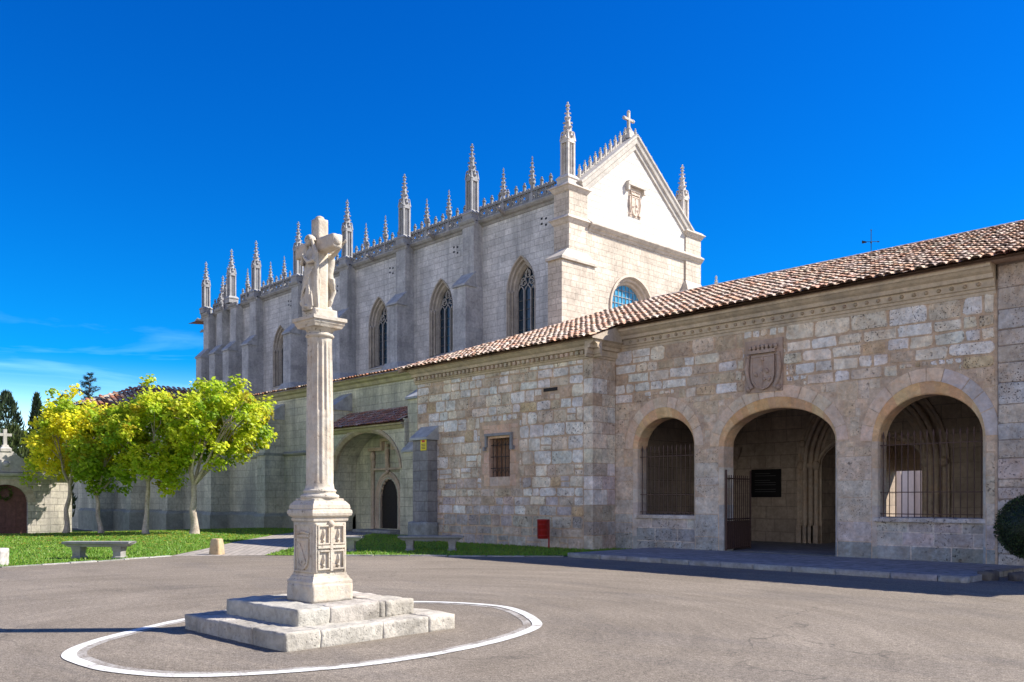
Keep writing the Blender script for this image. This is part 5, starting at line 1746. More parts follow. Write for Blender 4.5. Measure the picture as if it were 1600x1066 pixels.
# block window
wf = MB((0.58, 0.42, 0.32))
c_, hw, z0, z1 = BWIN
loft_paths(wf, TB, [([(c_ - hw, z0), (c_ - hw, z1), (c_ + hw, z1), (c_ + hw, z0), (c_ - hw, z0)], n_) for n_ in (0.012, -0.32)])
for s_ in (-1, 1):
    z = z0 - 0.33
    k = 0
    while z < z1 + 0.45:
        hq = min(0.40, z1 + 0.48 - z)
        e = 0.40 if k % 2 else 0.30
        a, b = (c_ - hw - e, c_ - hw) if s_ < 0 else (c_ + hw, c_ + hw + e)
        block(wf, TB, a + 0.006, b - 0.001, z + 0.006, z + hq - 0.006, 0.012, jit((0.60, 0.43, 0.32), 0.1), rnd, 0.003, 0.04)
        z += 0.40
        k += 1
block(wf, TB, c_ - hw, c_ - 0.05, z0 - 0.33, z0 - 0.003, 0.014, (0.56, 0.46, 0.39), rnd, 0.003, 0.04)
block(wf, TB, c_ - 0.04, c_ + hw, z0 - 0.33, z0 - 0.003, 0.014, (0.56, 0.44, 0.35), rnd, 0.003, 0.04)
block(wf, TB, c_ - hw, c_ + hw, z1 + 0.003, z1 + 0.47, 0.012, (0.62, 0.44, 0.32), rnd, 0.003, 0.03)
wo_ = wf.build('window', M['smooth_block'], gh)
hm = MB((0.27, 0.27, 0.275))
bar(hm, TB, c_ - hw - 0.16, c_ + hw + 0.16, z1 + 0.08, z1 + 0.17, 0.01, 0.12)
for s_ in (-1, 1):
    u = c_ + s_ * (hw + 0.12)
    bar(hm, TB, u - 0.045, u + 0.045, z1 - 0.3, z1 + 0.08, 0.01, 0.09)
    bar(hm, TB, u - 0.05 + s_ * 0.05, u + 0.05 + s_ * 0.08, z1 - 0.42, z1 - 0.29, 0.01, 0.14)
hm.build('hood_mould', M['trim'], wo_)
sv = MB()
for k in range(3):
    bar(sv, TB, c_ - hw + 0.02 + k * 0.34, c_ - hw + 0.335 + k * 0.34, z0, z1, -0.34, -0.29)
bar(sv, TB, c_ - hw, c_ + hw, z0 + 0.72, z0 + 0.8, -0.29, -0.27)
sv.build('shutter', M['shutter_wood'], wo_)
gi = MB()
for k in range(5):
    u = c_ - hw + (k + 0.5) * 2 * hw / 5
    gi.tube([TB(u, z0, -0.08), TB(u, z1, -0.08)], 0.012, 6)
for v in (z0 + 0.3, z0 + 0.7, z0 + 1.1):
    gi.tube([TB(c_ - hw, v, -0.08), TB(c_ + hw, v, -0.08)], 0.012, 6)
for v in (z0 + 0.18, z0 + 1.15):
    for k in range(4):
        u = c_ - hw + (k + 1) * 2 * hw / 5
        gi.tube([TB(u - 0.1, v - 0.07, -0.07), TB(u, v + 0.07, -0.07), TB(u + 0.1, v - 0.07, -0.07)], 0.009, 5)
gi.build('window_grille', M['black_iron'], wo_)
# buttress at the left end of the block
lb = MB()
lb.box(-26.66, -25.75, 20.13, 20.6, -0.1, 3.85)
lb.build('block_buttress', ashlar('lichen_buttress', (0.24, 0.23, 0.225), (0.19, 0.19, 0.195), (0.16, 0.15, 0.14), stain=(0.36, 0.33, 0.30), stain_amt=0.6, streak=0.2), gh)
lb = MB((0.28, 0.3, 0.31))
lb.hexa([(-26.74, 20.02, 3.82), (-25.68, 20.02, 3.82), (-25.68, 20.6, 3.82), (-26.74, 20.6, 3.82)], [(-26.74, 20.02, 3.9), (-25.68, 20.02, 3.9), (-25.68, 20.6, 4.36), (-26.74, 20.6, 4.36)])
lb.build('weathering', M['lead'], gh)
lb = MB((0.3, 0.29, 0.28))
rough_box(lb, -26.8, -25.65, 19.98, 20.6, -0.1, 0.75, 0.12, 0.06, 0.03, (0.27, 0.28, 0.27), 4, 3)
lb.build('plinth', M['step_stone'], gh)

# moulded cornices with beads
CO = [(0, -0.42), (0.05, -0.40), (0.06, -0.34), (0.10, -0.32), (0.12, -0.16), (0.20, -0.14), (0.22, -0.05), (0.30, 0.0), (0.36, 0.06), (0.40, 0.08), (0.40, 0.17), (0, 0.2)]
COT = (0.53, 0.43, 0.31)
co = MB(COT)
x = BX1 + 0.5
mould(co, (BX1 + 0.3, PYF, 6.77), (-6.84, PYF, 6.77), (0, -1, 0), CO)
co.box(BX1 + 0.3, -6.84, PYF - 0.02, PYF + 0.3, 6.28, 6.9)
k = 0
x = BX1 + 0.42
while x < -6.95:
    co.ball((x, PYF - 0.115, 6.53), 0.05, 8, 5, jit((0.36, 0.28, 0.19), 0.12))
    x += 0.29
x = BX1 + 1.2
cr_ = random.Random(3)
co.build('cornice', M['trim'], gh)
co = MB(COT)
mould(co, (-27.1, BYF, 6.42), (BX1 + 0.38, BYF, 6.42), (0, -1, 0), CO)
mould(co, (BX1, BYF - 0.38, 6.42), (BX1, 21.72, 6.42), (1, 0, 0), CO)
co.box(-27.0, BX1, BYF - 0.015, BYF + 0.3, 6.0, 6.6)
x = -26.9
while x < BX1 + 0.05:
    co.box(x - 0.055, x + 0.055, BYF - 0.2, BYF - 0.05, 6.14, 6.25, jit(COT, 0.15))
    x += 0.22
co.build('cornice', M['trim'], gh)
ca = MB((0.40, 0.31, 0.25))
arms(ca, TP, AW[0], AW[1], AW[2], AW[3], 0.11, (0.40, 0.31, 0.25))
ca.build('coat_of_arms', M['smooth_block'], gh)

# tiled roof with hipped left end
SL = 0.385
du = Vector((1, 0, 0))
dv = Vector((0, 1, SL)).normalized()
def hip_ok(p):
    return p.x > -27.5 + (p.y - 20.06) - 0.05
rf = MB()
UND = (0.44, 0.31, 0.23)
eb, ep, rz_ = (20.1, 6.56), (21.2, 6.98), (27.0, 9.2)
rf.add([(-27.5, eb[0], eb[1]), (-17.6, eb[0], eb[1]), (-17.6, rz_[0], rz_[1]), (-20.56, rz_[0], rz_[1])], [(0, 1, 2, 3)], UND)
rf.add([(-17.6, ep[0], ep[1]), (0, ep[0], ep[1]), (0, rz_[0], rz_[1]), (-17.6, rz_[0], rz_[1])], [(0, 1, 2, 3)], UND)
rf.add([(-27.5, eb[0], eb[1]), (-20.56, rz_[0], rz_[1]), (-27.5, 34, 6.5)], [(0, 1, 2)], UND)
rf.add([(-20.56, rz_[0], rz_[1]), (0, rz_[0], rz_[1]), (0, 34, 6.5), (-27.5, 34, 6.5)], [(0, 1, 2, 3)], UND)
rf.add([(-27.5, eb[0], eb[1] - 0.03), (-17.6, eb[0], eb[1] - 0.03), (-17.6, 21.75, eb[1] - 0.02), (-27.5, 21.75, eb[1] - 0.02)], [(3, 2, 1, 0)], UND)
rf.add([(-17.6, ep[0], ep[1] - 0.05), (0, ep[0], ep[1] - 0.05), (0, 21.9, ep[1] - 0.04), (-17.6, 21.9, ep[1] - 0.04)], [(3, 2, 1, 0)], UND)
rf.add([(-17.6, eb[0], eb[1] - 0.04), (-17.6, ep[0] + 0.3, eb[1] - 0.04), (-17.6, ep[0] + 0.3, ep[1] + 0.1), (-17.6, eb[0], eb[1])], [(0, 1, 2, 3)], (0.45, 0.38, 0.3))
tr_ = random.Random(13)
LT = [(0.56, 0.33, 0.22), (0.58, 0.38, 0.27), (0.60, 0.46, 0.36), (0.60, 0.49, 0.40), (0.53, 0.39, 0.30), (0.60, 0.48, 0.385), (0.57, 0.33, 0.22), (0.52, 0.41, 0.33), (0.58, 0.43, 0.33)]
tiles(rf, (-27.5, 20.04, 6.54), du, dv, 41, 26, 0.2415, 0.29, hip_ok, tr_, LT, True, 0.108)
tiles(rf, (-17.6, 21.13, 6.96), du, dv, 71, 22, 0.2415, 0.29, None, tr_, LT, True, 0.108)
rf.build('roof', M['tile'], gh)
rc = MB((0.52, 0.46, 0.40))
x = -20.6
while x < 0:
    rc.tube([(x, 27.0, 9.22), (x + 0.47, 27.0, 9.235)], [0.14, 0.12], 8, jit((0.52, 0.44, 0.37), 0.12))
    x += 0.42
for k in range(26):
    p = Vector((-27.5, 20.06, 6.56)).lerp(Vector((-20.56, 27, 9.2)), k / 26)
    q = Vector((-27.5, 20.06, 6.56)).lerp(Vector((-20.56, 27, 9.2)), (k + 1.1) / 26)
    rc.tube([p, q], [0.13, 0.11], 8, jit((0.50, 0.38, 0.29), 0.12))
rc.build('ridge_tiles', M['tile'], gh)

# iron railings in the two side arches
def railing(a, n_):
    b = MB()
    zt = a['sill'] + 1.95
    for k in range(n_):
        u = a['c'] - a['h'] + (k + 0.5) * 2 * a['h'] / n_
        b.tube([TP(u, a['sill'] - 0.02, -0.25), TP(u, zt, -0.25)], 0.0125, 6)
        b.lathe(u, PYF + 0.25, [(0.012, zt - 0.02), (0.03, zt + 0.06), (0.026, zt + 0.10), (0.004, zt + 0.19)], 6)
    for v in (a['sill'] + 0.06, a['sill'] + 0.6, a['sill'] + 1.78):
        bar(b, TP, a['c'] - a['h'], a['c'] + a['h'], v, v + 0.022, -0.262, -0.238)
    return b.build('railing', M['iron'], gh)
railing(A[0], 13)
railing(A[2], 16)
# open iron gate leaf in the central arch
ga = MB()
hx, hy = A[1]['c'] - A[1]['h'] + 0.05, PYF + 0.15
ang = R(96)
gd = Vector((math.cos(ang), math.sin(ang), 0))
def gp3(u, z):
    p = Vector((hx, hy, 0)) + gd * u
    return (p.x, p.y, z)
for k in range(12):
    u = 0.05 + k * 0.135
    ga.tube([gp3(u, 0.14), gp3(u, 2.3)], 0.014, 6)
for z in (0.16, 0.95, 1.02, 2.2):
    ga.tube([gp3(0, z), gp3(1.58, z)], 0.02, 6)
for u in (0.0, 1.58):
    ga.tube([gp3(u, 0.12), gp3(u, 2.45)], 0.028, 6)
ga.hexa([gp3(0, 0.18), gp3(1.58, 0.18), tuple(Vector(gp3(1.58, 0.18)) + Vector((-0.01, 0.006, 0))), tuple(Vector(gp3(0, 0.18)) + Vector((-0.01, 0.006, 0)))],
        [gp3(0, 0.95), gp3(1.58, 0.95), tuple(Vector(gp3(1.58, 0.95)) + Vector((-0.01, 0.006, 0))), tuple(Vector(gp3(0, 0.95)) + Vector((-0.01, 0.006, 0)))])
ga.build('gate_leaf', M['iron'], gh)

# inside of the porch
BWY = 28.0
TI = FY(BWY)
iw = MB()
DO = ell_arch(-12.6, 1.65, 2.75, 0.9, 18)
wall_face(iw, TI, -18.1, -5.0, -0.05, 5.6, [(DO, -0.05)])
iw.add([(-18.0, 22.3, -0.05), (-18.0, 28, -0.05), (-18.0, 28, 5.6), (-18.0, 22.3, 5.6)], [(0, 1, 2, 3)])
iw.add([(-5.0, 22.3, -0.05), (-5.0, 28, -0.05), (-5.0, 28, 5.6), (-5.0, 22.3, 5.6)], [(3, 2, 1, 0)])
iw.add([(-18.1, 22.0, 5.5), (-5, 22.0, 5.5), (-5, 28, 5.5), (-18.1, 28, 5.5)], [(0, 1, 2, 3)])
# back of the front wall above and beside the arches
wall_face(iw, FY(22.3), -18.1, -5.0, -0.05, 5.6, [(arch_of(a), -0.05) for a in A])
# passage to the courtyard
for xx, o in ((-14.25, 1), (-10.95, 0)):
    pts = [(xx, 28.0, -0.05), (xx, 34.0, -0.05), (xx, 34.0, 3.7), (xx, 28.0, 3.7)]
    iw.add(pts, [(0, 1, 2, 3) if o else (3, 2, 1, 0)])
iw.add([(-14.25, 28, 3.68), (-10.95, 28, 3.68), (-10.95, 34, 3.68), (-14.25, 34, 3.68)], [(0, 1, 2, 3)])
wall_face(iw, FY(34.0), -27.0, 0, -0.05, 6.5, [([(-14.24, 2.68), (-13.1, 2.68)], -0.05)])
iw.build('inner_wall', M['interior'], gh)
fl_ = MB((0.4, 0.36, 0.32))
fl_.box(-18.0, -5.0, 22.2, 34.2, -0.1, 0.10)
fl_.build('porch_floor', M['pavement'], gh)
# richly moulded inner portal
ip = MB((0.48, 0.39, 0.30))
for h_, n_ in ((2.35, 0.02), (2.16, 0.16), (1.97, 0.12), (1.8, 0.06)):
    pth = full(ell_arch(-12.6, h_, 2.75, 0.45 + h_ * 0.95, 22), 0.1)
    ip.tube([TI(u, v, n_) for u, v in pth], 0.085, 8)
loft_paths(ip, TI, [(full(ell_arch(-12.6, h_, 2.75, r_, 22), 0.1), n_) for h_, r_, n_ in ((2.5, 2.85, 0.0), (2.5, 2.85, 0.08), (2.25, 2.55, 0.05), (2.06, 2.36, 0.04), (1.88, 2.2, 0.02), (1.65, 1.95, 0.0))])
for s_ in (-1, 1):
    for h_ in (2.35, 2.16, 1.97, 1.8):
        ip.ball(TI(-12.6 + s_ * h_, 2.75, 0.1), 0.14, 8, 5, None, (1, 1, 1.2))
        ip.box(-12.6 + s_ * h_ - 0.12, -12.6 + s_ * h_ + 0.12, BWY - 0.22, BWY, 0.1, 0.7)
# tympanum band and segmental inner arch
ip.tube([TI(u, v, 0.03) for u, v in ell_arch(-12.6, 1.75, 2.75, 1.02, 18)], 0.07, 8)
bar(ip, TI, -14.3, -10.9, 4.15, 4.25, 0, 0.1)
ip.ball(TI(-9.3, 4.4, 0.12), 0.3, 10, 6)
ip.ball(TI(-14.9, 3.5, 0.1), 0.14, 8, 5)
ip.build('inner_portal', M['smooth_block'], gh)
rb = MB((0.40, 0.32, 0.25))
rb.lathe(-17.5, 27.9, [(0.05, 3.0), (0.14, 3.2), (0.2, 3.4), (0.2, 3.5)], 10)
rb.build('corbel', M['smooth_block'], gh)
# black notice board inside the porch
bd = thing('notice_board', (-16.55, 27.97, 2.2), 'black notice board on the dark back wall inside the central arch', 'sign')
nb = MB()
TN = FY(27.96)
bar(nb, TN, -16.9, -15.74, 1.67, 2.66, -0.03, 0.02)
nb.build('panel', M['board'], bd)
nb = MB()
for k in range(9):
    if k in (2, 6): continue
    bar(nb, TN, -16.75, -16.75 + (0.82 if k % 3 else 0.6), 2.5 - 0.08 * k, 2.515 - 0.08 * k, 0.02, 0.023)
nb.build('lettering', M['board_text'], bd)

# right-hand continuation of the gatehouse
rw = thing('wall_extension', (-3, 22, 0), 'plain stone wall continuing right of the third arch beyond a vertical joint', 'wall')
m_ = MB((0.24, 0.205, 0.18))
m_.box(-6.8, 0.0, 21.66, 22.4, -0.1, 6.95)
m_.build('core', M['mortar'], rw)
m_ = MB()
def pickR(u, v, r):
    return jit(r.choice([(0.46, 0.45, 0.45), (0.50, 0.47, 0.45), (0.48, 0.42, 0.37), (0.54, 0.49, 0.43)]), 0.12, r)
stone_wall(m_, FY(21.66), -6.79, -0.2, 0.0, 6.9, pickR, lambda *q: True, random.Random(31), (0.36, 0.5), (0.5, 0.95), 0.016, (0.008, 0.02), 0.01, 0.1)
m_.build('facing_stones', M['block'], rw)

# courtyard behind the passage
cy = thing('courtyard_building', (-19, 46, 0), 'pale plastered courtyard building glimpsed through the passage door', 'building')
m_ = MB()
m_.box(-28, -12, 46, 50, 0, 5)
m_.build('wall', M['plaster'], cy)
m_ = MB((0.5, 0.45, 0.38))
m_.box(-18.9, -18.3, 44.2, 45.9, 0, 4.5)
m_.build('pier', M['plaster'], cy)
m_ = MB()
bar(m_, FY(46), -16.9, -15.6, 1.7, 3.6, -0.05, 0.03)
m_.build('window', M['glass'], cy)

# ------------------------------------------------------------------ gate wall at the left
gwt = thing('gate_wall', (-47, 10, 0), 'stone gate wall with arched red brown door and curved attic topped by a cross', 'gate')
TG = FX(-47.0)
m_ = MB()
GC = 11.25
wall_face(m_, TG, -6, 14.2, -1.2, 2.62, [(ell_arch(GC, 0.95, 1.45, 0.85, 16), -1.2)])
m_.add([(-47, 14.2, -1.2), (-55, 14.2, -1.2), (-55, 14.2, 2.62), (-47, 14.2, 2.62)], [(0, 1, 2, 3)])
m_.add([(-47, -6, 2.62), (-47, 14.2, 2.62), (-55, 14.2, 2.62), (-55, -6, 2.62)], [(0, 1, 2, 3)])
m_.build('wall', M['gatewall'], gwt)
m_ = MB((0.46, 0.40, 0.33))
for k in range(16):
    P0, P1 = ell_arch(GC, 0.95, 1.45, 0.85, 16), ell_arch(GC, 1.3, 1.45, 1.2, 16)
    m_.loft([[TG(*P1[k], 0.0), TG(*P1[k + 1], 0.0)], [TG(*P1[k], 0.03), TG(*P1[k + 1], 0.03)], [TG(*P0[k], 0.03), TG(*P0[k + 1], 0.03)], [TG(*P0[k], -0.25), TG(*P0[k + 1], -0.25)]], False, False, jit((0.46, 0.39, 0.31), 0.1))
m_.build('arch', M['trim'], gwt)
m_ = MB((0.42, 0.40, 0.37))
mould(m_, (-47, 8.3, 2.66), (-47, 14.3, 2.66), (1, 0, 0), [(0, -0.12), (0.05, -0.1), (0.1, 0.0), (0.22, 0.06), (0.25, 0.14), (0.25, 0.2), (-0.5, 0.26), (-0.5, -0.12)])
at_ = [(9.3, 2.9)] + [(GC - 1.75 + 0.65 * (1 - math.cos(PI / 2 * k / 6)), 2.9 + 0.55 * math.sin(PI / 2 * k / 6)) for k in range(7)] + [(GC - 0.6, 3.62), (GC - 0.3, 3.9), (GC + 0.3, 3.9), (GC + 0.6, 3.62)] + [(GC + 1.75 - 0.65 * (1 - math.cos(PI / 2 * k / 6)), 2.9 + 0.55 * math.sin(PI / 2 * k / 6)) for k in range(6, -1, -1)]
m_.loft([[TG(u, v, -0.35) for u, v in at_], [TG(u, v, 0.05) for u, v in at_]], True, True)
bar(m_, TG, GC - 0.22, GC + 0.22, 3.05, 3.5, 0.04, 0.11)
m_.ball(TG(GC, 3.27, 0.1), 0.15, 8, 5)
m_.square(-47.15, GC, [(0.24, 3.88), (0.24, 4.02), (0.15, 4.1), (0.12, 4.2)])
m_.build('attic', M['trim'], gwt)
m_ = MB((0.44, 0.42, 0.39))
m_.box(-47.22, -47.08, GC - 0.075, GC + 0.075, 4.18, 4.95)
m_.box(-47.215, -47.085, GC - 0.28, GC + 0.28, 4.62, 4.75)
m_.build('cross', M['trim'], gwt)
m_ = MB()
fill_path(m_, TG, full(ell_arch(GC, 0.96, 1.45, 0.86, 16), -1.2), -0.2)
for v in (0.2, 1.5):
    bar(m_, TG, GC - 0.95, GC + 0.95, v, v + 0.09, -0.2, -0.16)
for u in (-0.02, 0.48, -0.52):
    bar(m_, TG, GC + u, GC + u + 0.03, -0.4, 1.5, -0.2, -0.175)
m_.build('door', M['red_wood'], gwt)
wr_ = MB((0.06, 0.12, 0.03))
rr = random.Random(17)
for k in range(260):
    a = rr.uniform(0, 2 * PI)
    c_ = Vector(TG(GC + 0.27 * math.cos(a), 1.88 + 0.27 * math.sin(a), -0.08)) + Vector((rr.gauss(0, .03), rr.gauss(0, .045), rr.gauss(0, .045)))
    d1, d2 = Vector((rr.gauss(0, 1), rr.gauss(0, 1), rr.gauss(0, 1))).normalized() * 0.05, Vector((rr.gauss(0, 1), rr.gauss(0, 1), rr.gauss(0, 1))).normalized() * 0.03
    wr_.add([c_ - d1, c_ + d2, c_ + d1, c_ - d2], [(0, 1, 2, 3)], jit((0.10, 0.16, 0.03), 0.4, rr))
tag(wr_.build('wreath', M['leaf'], None, False, (-46.95, GC, 1.88)), 'round leafy wreath hanging on the red brown gate door', 'wreath')

# ------------------------------------------------------------------ wing with hipped roof behind the trees
mw = thing('monastery_wing', (-85, 33, -1.2), 'building with hipped tile roof showing above the yellow green trees', 'building')
m_ = MB()
m_.box(-90, -80.6, 25.5, 50, -1.3, 9.9)
m_.build('wall', M['aisle'], mw)
m_ = MB()
e0, e1, zr = (-90.6, -80.0), (24.9, 50.6), 12.45
pa_ = [(-90.6, 24.9, 9.8), (-80.0, 24.9, 9.8), (-85.3, 32.5, zr), (-85.3, 50.6, zr), (-90.6, 50.6, 9.8), (-80.0, 50.6, 9.8)]
m_.add(pa_, [(0, 1, 2), (1, 5, 3, 2), (0, 2, 3, 4)], (0.3, 0.17, 0.11))
m_.add([(x, y, 9.7) for x, y in ((-90.6, 24.9), (-80.0, 24.9), (-80.0, 50.6), (-90.6, 50.6))], [(3, 2, 1, 0)], (0.3, 0.17, 0.11))
n1 = Vector((-5.3, 0, zr - 9.8)).normalized()
def k1(p): return p.y > 24.9 + (-80.0 - p.x) * (7.6 / 5.3)
tiles(m_, (-80.0, 24.9, 9.82), (0, 1, 0), n1, 50, 11, 0.5, 0.56, k1, random.Random(2), TILE_T, False, 0.2)
n2 = Vector((0, 7.6, zr - 9.8)).normalized()
def k2(p): return abs(p.x + 85.3) < 5.3 * (1 - (p.y - 24.9) / 7.6)
tiles(m_, (-90.6, 24.9, 9.82), (1, 0, 0), n2, 21, 14, 0.5, 0.58, k2, random.Random(2), TILE_T, False, 0.2)
m_.build('roof', M['tile'], mw)

# ------------------------------------------------------------------ trees
RIGHT = Vector((0.689, 0.725, 0))
def tree(x, y, fork, top, crown, seed, label, trunk_r, lean, pal, n_cl, leaf=0.165, extra=()):
    """trunk with limbs, and a crown of leaf clumps gathered round the limb ends. crown: (offset to camera right, rx, rz, zc)"""
    r = random.Random(seed)
    z0 = gz(x, y)
    t = thing('broadleaf_tree', (x, y, z0), label, 'tree', 0, 'yellow green trees in a row on the lawn')
    tb = MB((0.46, 0.39, 0.33))
    off, rx, rz, zc = crown
    C = RIGHT * off + Vector((0, 0, zc))
    fk = RIGHT * (lean * fork) + Vector((0, 0, fork))
    pts, rad = [], []
    for i in range(9):
        f = i / 8
        pts.append(Vector((0, 0, -0.1)).lerp(fk, f) + Vector((noise.noise(Vector((f * 3, seed, 0))) * 0.09, noise.noise(Vector((f * 3, seed, 5))) * 0.09, 0)))
        rad.append(trunk_r * (1.55 - 0.55 * min(1, f * 5) if f < 0.2 else 1 - 0.35 * f) * (1 + 0.1 * noise.noise(Vector((f * 9, seed, 2)))))
    tb.tube(pts, rad, 12)
    tips = []
    nl = 5
    for i in range(nl):
        a = 2 * PI * (i + r.uniform(-0.25, 0.25)) / nl
        e = C + Vector((math.cos(a) * rx * 0.62, math.sin(a) * rx * 0.62, r.uniform(-0.15, 0.5) * rz))
        m1 = fk.lerp(e, 0.45) + Vector((0, 0, -0.15 + r.uniform(0, .3)))
        ps = [pts[-1], fk.lerp(m1, 0.55) + Vector((math.cos(a), math.sin(a), 0)) * 0.12, m1, m1.lerp(e, 0.6) + Vector((r.uniform(-.15, .15), r.uniform(-.15, .15), 0.1)), e]
        tb.tube(ps, [trunk_r * 0.55, trunk_r * 0.4, trunk_r * 0.27, trunk_r * 0.16, 0.02], 8)
        for k in range(5):
            e2 = e + Vector((r.gauss(0, 1), r.gauss(0, 1), r.uniform(-0.5, 1.3))).normalized() * r.uniform(0.5, 1.0) * rx * 0.55
            b0 = ps[2 + k % 3]
            tb.tube([b0, b0.lerp(e2, 0.5) + Vector((0, 0, 0.12)), e2], [trunk_r * 0.2, trunk_r * 0.12, 0.012], 6)
            tips.append(e2)
    tb.build('trunk', M['bark'], t, local=True)
    lf = MB()
    clumps = []
    while len(clumps) < n_cl:
        u = Vector((r.gauss(0, 1), r.gauss(0, 1), r.gauss(0, 1))).normalized()
        rr = 0.5 + 0.5 * r.random() ** 0.6
        p = C + Vector((u.x * rx * rr, u.y * rx * rr, u.z * rz * rr))
        if p.z < zc - rz * 0.6 and (p - C).xy.length < rx * 0.3:
            continue
        nn_ = noise.noise(Vector((p.x * 0.75 + seed * 7, p.y * 0.75, p.z * 0.75)))
        if nn_ < -0.13:
            continue
        clumps.append((p, r.uniform(0.26, 0.5)))
    for q in tips:
        clumps.append((q, 0.4))
    for q in extra:
        clumps.append((RIGHT * q[0] + Vector((0, 0, q[1])), q[2]))
    for (p, cr_) in clumps:
        base = pal(p, C, rz, r)
        for k in range(int(66 * cr_ / 0.45)):
            d = Vector((r.gauss(0, 1), r.gauss(0, 1), r.gauss(0, 0.75)))
            d = d.normalized() * cr_ * r.random() ** 0.45
            c = p + d
            nrm = (Vector((r.gauss(0, .55), r.gauss(0, .55), 0.45)) + sd * 0.45 + d.normalized() * 0.45).normalized()
            ax = nrm.cross(Vector((r.gauss(0, 1), r.gauss(0, 1), r.gauss(0, 1)))).normalized()
            bx = nrm.cross(ax)
            L = leaf * r.uniform(0.65, 1.3)
            W = L * r.uniform(0.36, 0.5)
            dr = nrm * (-0.12 * L)
            tnt = jit(base, 0.22, r)
            # leaf of two halves folded along the rib, lobed outline
            lf.add([c - ax * L * .5, c - ax * L * .12 + bx * W + dr, c + ax * L * .12 + bx * W * .75 + dr, c + ax * L * .55 + dr * 1.4, c + ax * L * .12 - bx * W * .75 + dr, c - ax * L * .12 - bx * W + dr],
                   [(0, 1, 2, 3), (0, 3, 4, 5)][::1], tnt)
    lf.build('crown', M['leaf'], t, local=True)
    return t
LIMEG = (0.62, 0.68, 0.045)
MIDG = (0.40, 0.53, 0.035)
DEEP = (0.27, 0.42, 0.03)
YEL = (0.86, 0.80, 0.05)
def pal1(p, C, rz, r):
    v = noise.noise(p * 0.6 + Vector((3, 1, 0)))
    k = r.random()
    if k < 0.55 + v * 0.6: return YEL
    if k < 0.8: return (0.62, 0.62, 0.04)
    return MIDG
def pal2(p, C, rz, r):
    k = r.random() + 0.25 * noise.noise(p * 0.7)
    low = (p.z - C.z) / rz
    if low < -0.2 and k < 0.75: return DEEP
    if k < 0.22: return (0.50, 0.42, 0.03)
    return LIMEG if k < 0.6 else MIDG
def pal3(p, C, rz, r):
    k = r.random() + 0.25 * noise.noise(p * 0.7)
    if k < 0.07: return (0.48, 0.42, 0.03)
    if k > 0.86: return DEEP
    return LIMEG if k < 0.52 else MIDG
tree(-44.41, 13.12, 2.3, 6.9, (0.35, 1.9, 2.0, 4.3), 3, 'yellowing lawn tree furthest left, beside the red brown gate door', 0.125, 0.1, pal1, 150, 0.165, ((-0.6, 6.7, 0.3), (-0.45, 6.2, 0.4), (0.1, 6.5, 0.4), (-1.7, 2.6, 0.5), (-1.5, 3.2, 0.5), (0.5, 6.8, 0.35)))
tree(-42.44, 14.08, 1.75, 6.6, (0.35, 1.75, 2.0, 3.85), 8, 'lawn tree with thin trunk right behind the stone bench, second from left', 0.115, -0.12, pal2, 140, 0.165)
tree(-40.27, 15.30, 2.4, 7.0, (0.2, 2.0, 2.25, 4.3), 12, 'lawn tree with dark leaning fork between the thin trunk and the stout pale trunk', 0.125, 0.04, pal3, 165, 0.165, ((0.1, 6.9, 0.4), (0.2, 7.1, 0.25), (1.2, 2.2, 0.45), (0.9, 1.95, 0.4)))
tree(-38.77, 16.89, 2.25, 7.1, (1.0, 2.35, 2.05, 4.8), 19, 'large lime green tree with stout pale trunk, nearest the fluted column', 0.175, 0.0, pal3, 205, 0.165, ((1.9, 7.0, 0.35), (2.2, 6.8, 0.45), (3.1, 4.6, 0.4), (2.6, 3.9, 0.4), (2.2, 3.5, 0.35), (-0.7, 2.4, 0.45)))

def cypress(x, y, H, rad, seed, label, tint=(0.035, 0.06, 0.025), name='cypress', cat='tree', group=None, n=2600):
    r = random.Random(seed)
    t = thing(name, (x, y, gz(x, y)), label, cat, 0, group)
    tb = MB((0.18, 0.14, 0.11))
    tb.tube([(0, 0, -0.1), (0, 0, H * 0.6)], [rad * 0.2, 0.03], 8)
    tb.build('trunk', M['bark'], t, local=True)
    m = MB()
    for k in range(n):
        f = r.random() ** 0.9
        z = 0.03 * H + f * H * 0.97
        pr = rad * min(1, (1 - f) * 2.6 + 0.03) ** 0.7 * min(1, 0.5 + f * 3)
        a = r.uniform(0, 2 * PI)
        lump = 1 + 0.3 * noise.noise(Vector((math.cos(a) * 2, math.sin(a) * 2, z * 0.7 + seed)))
        rr = pr * lump * r.random() ** 0.25
        c = Vector((rr * math.cos(a), rr * math.sin(a), z))
        up = Vector((math.cos(a) * 0.3 + r.gauss(0, .2), math.sin(a) * 0.3 + r.gauss(0, .2), 1)).normalized()
        sx = Vector((r.gauss(0, 1), r.gauss(0, 1), 0)).normalized()
        L = r.uniform(0.3, 0.75) * (0.6 + 0.02 * H)
        m.add([c - sx * L * 0.22, c + sx * L * 0.22, c + up * L], [(0, 1, 2)], jit(tint, 0.35, r))
    m.build('crown', M['needle'], t, local=True)
    return t
CYG = 'dark cypresses beyond the gate wall'
cypress(-106.4, 25.5, 14.0, 2.3, 1, 'broad dark cypress at the left edge behind the gate cross', group=CYG, n=3600)
cypress(-104.4, 28.0, 13.8, 0.95, 2, 'slim dark cypress just right of the broad one beyond the gate wall', group=CYG)
cypress(-99.3, 29.1, 13.3, 1.1, 3, 'shorter cypress seen against the sky left of the yellowing tree', group=CYG)
cypress(-67.8, 18.9, 6.9, 1.7, 5, 'rounded dark evergreen behind the gate wall beside the yellowing tree', (0.06, 0.085, 0.025), 'evergreen_tree', 'tree', None, 2600)
cypress(-69.0, 17.0, 7.6, 1.9, 6, 'bushy evergreen behind the cross of the gate wall', (0.06, 0.085, 0.025), 'evergreen_tree', 'tree', None, 3000)

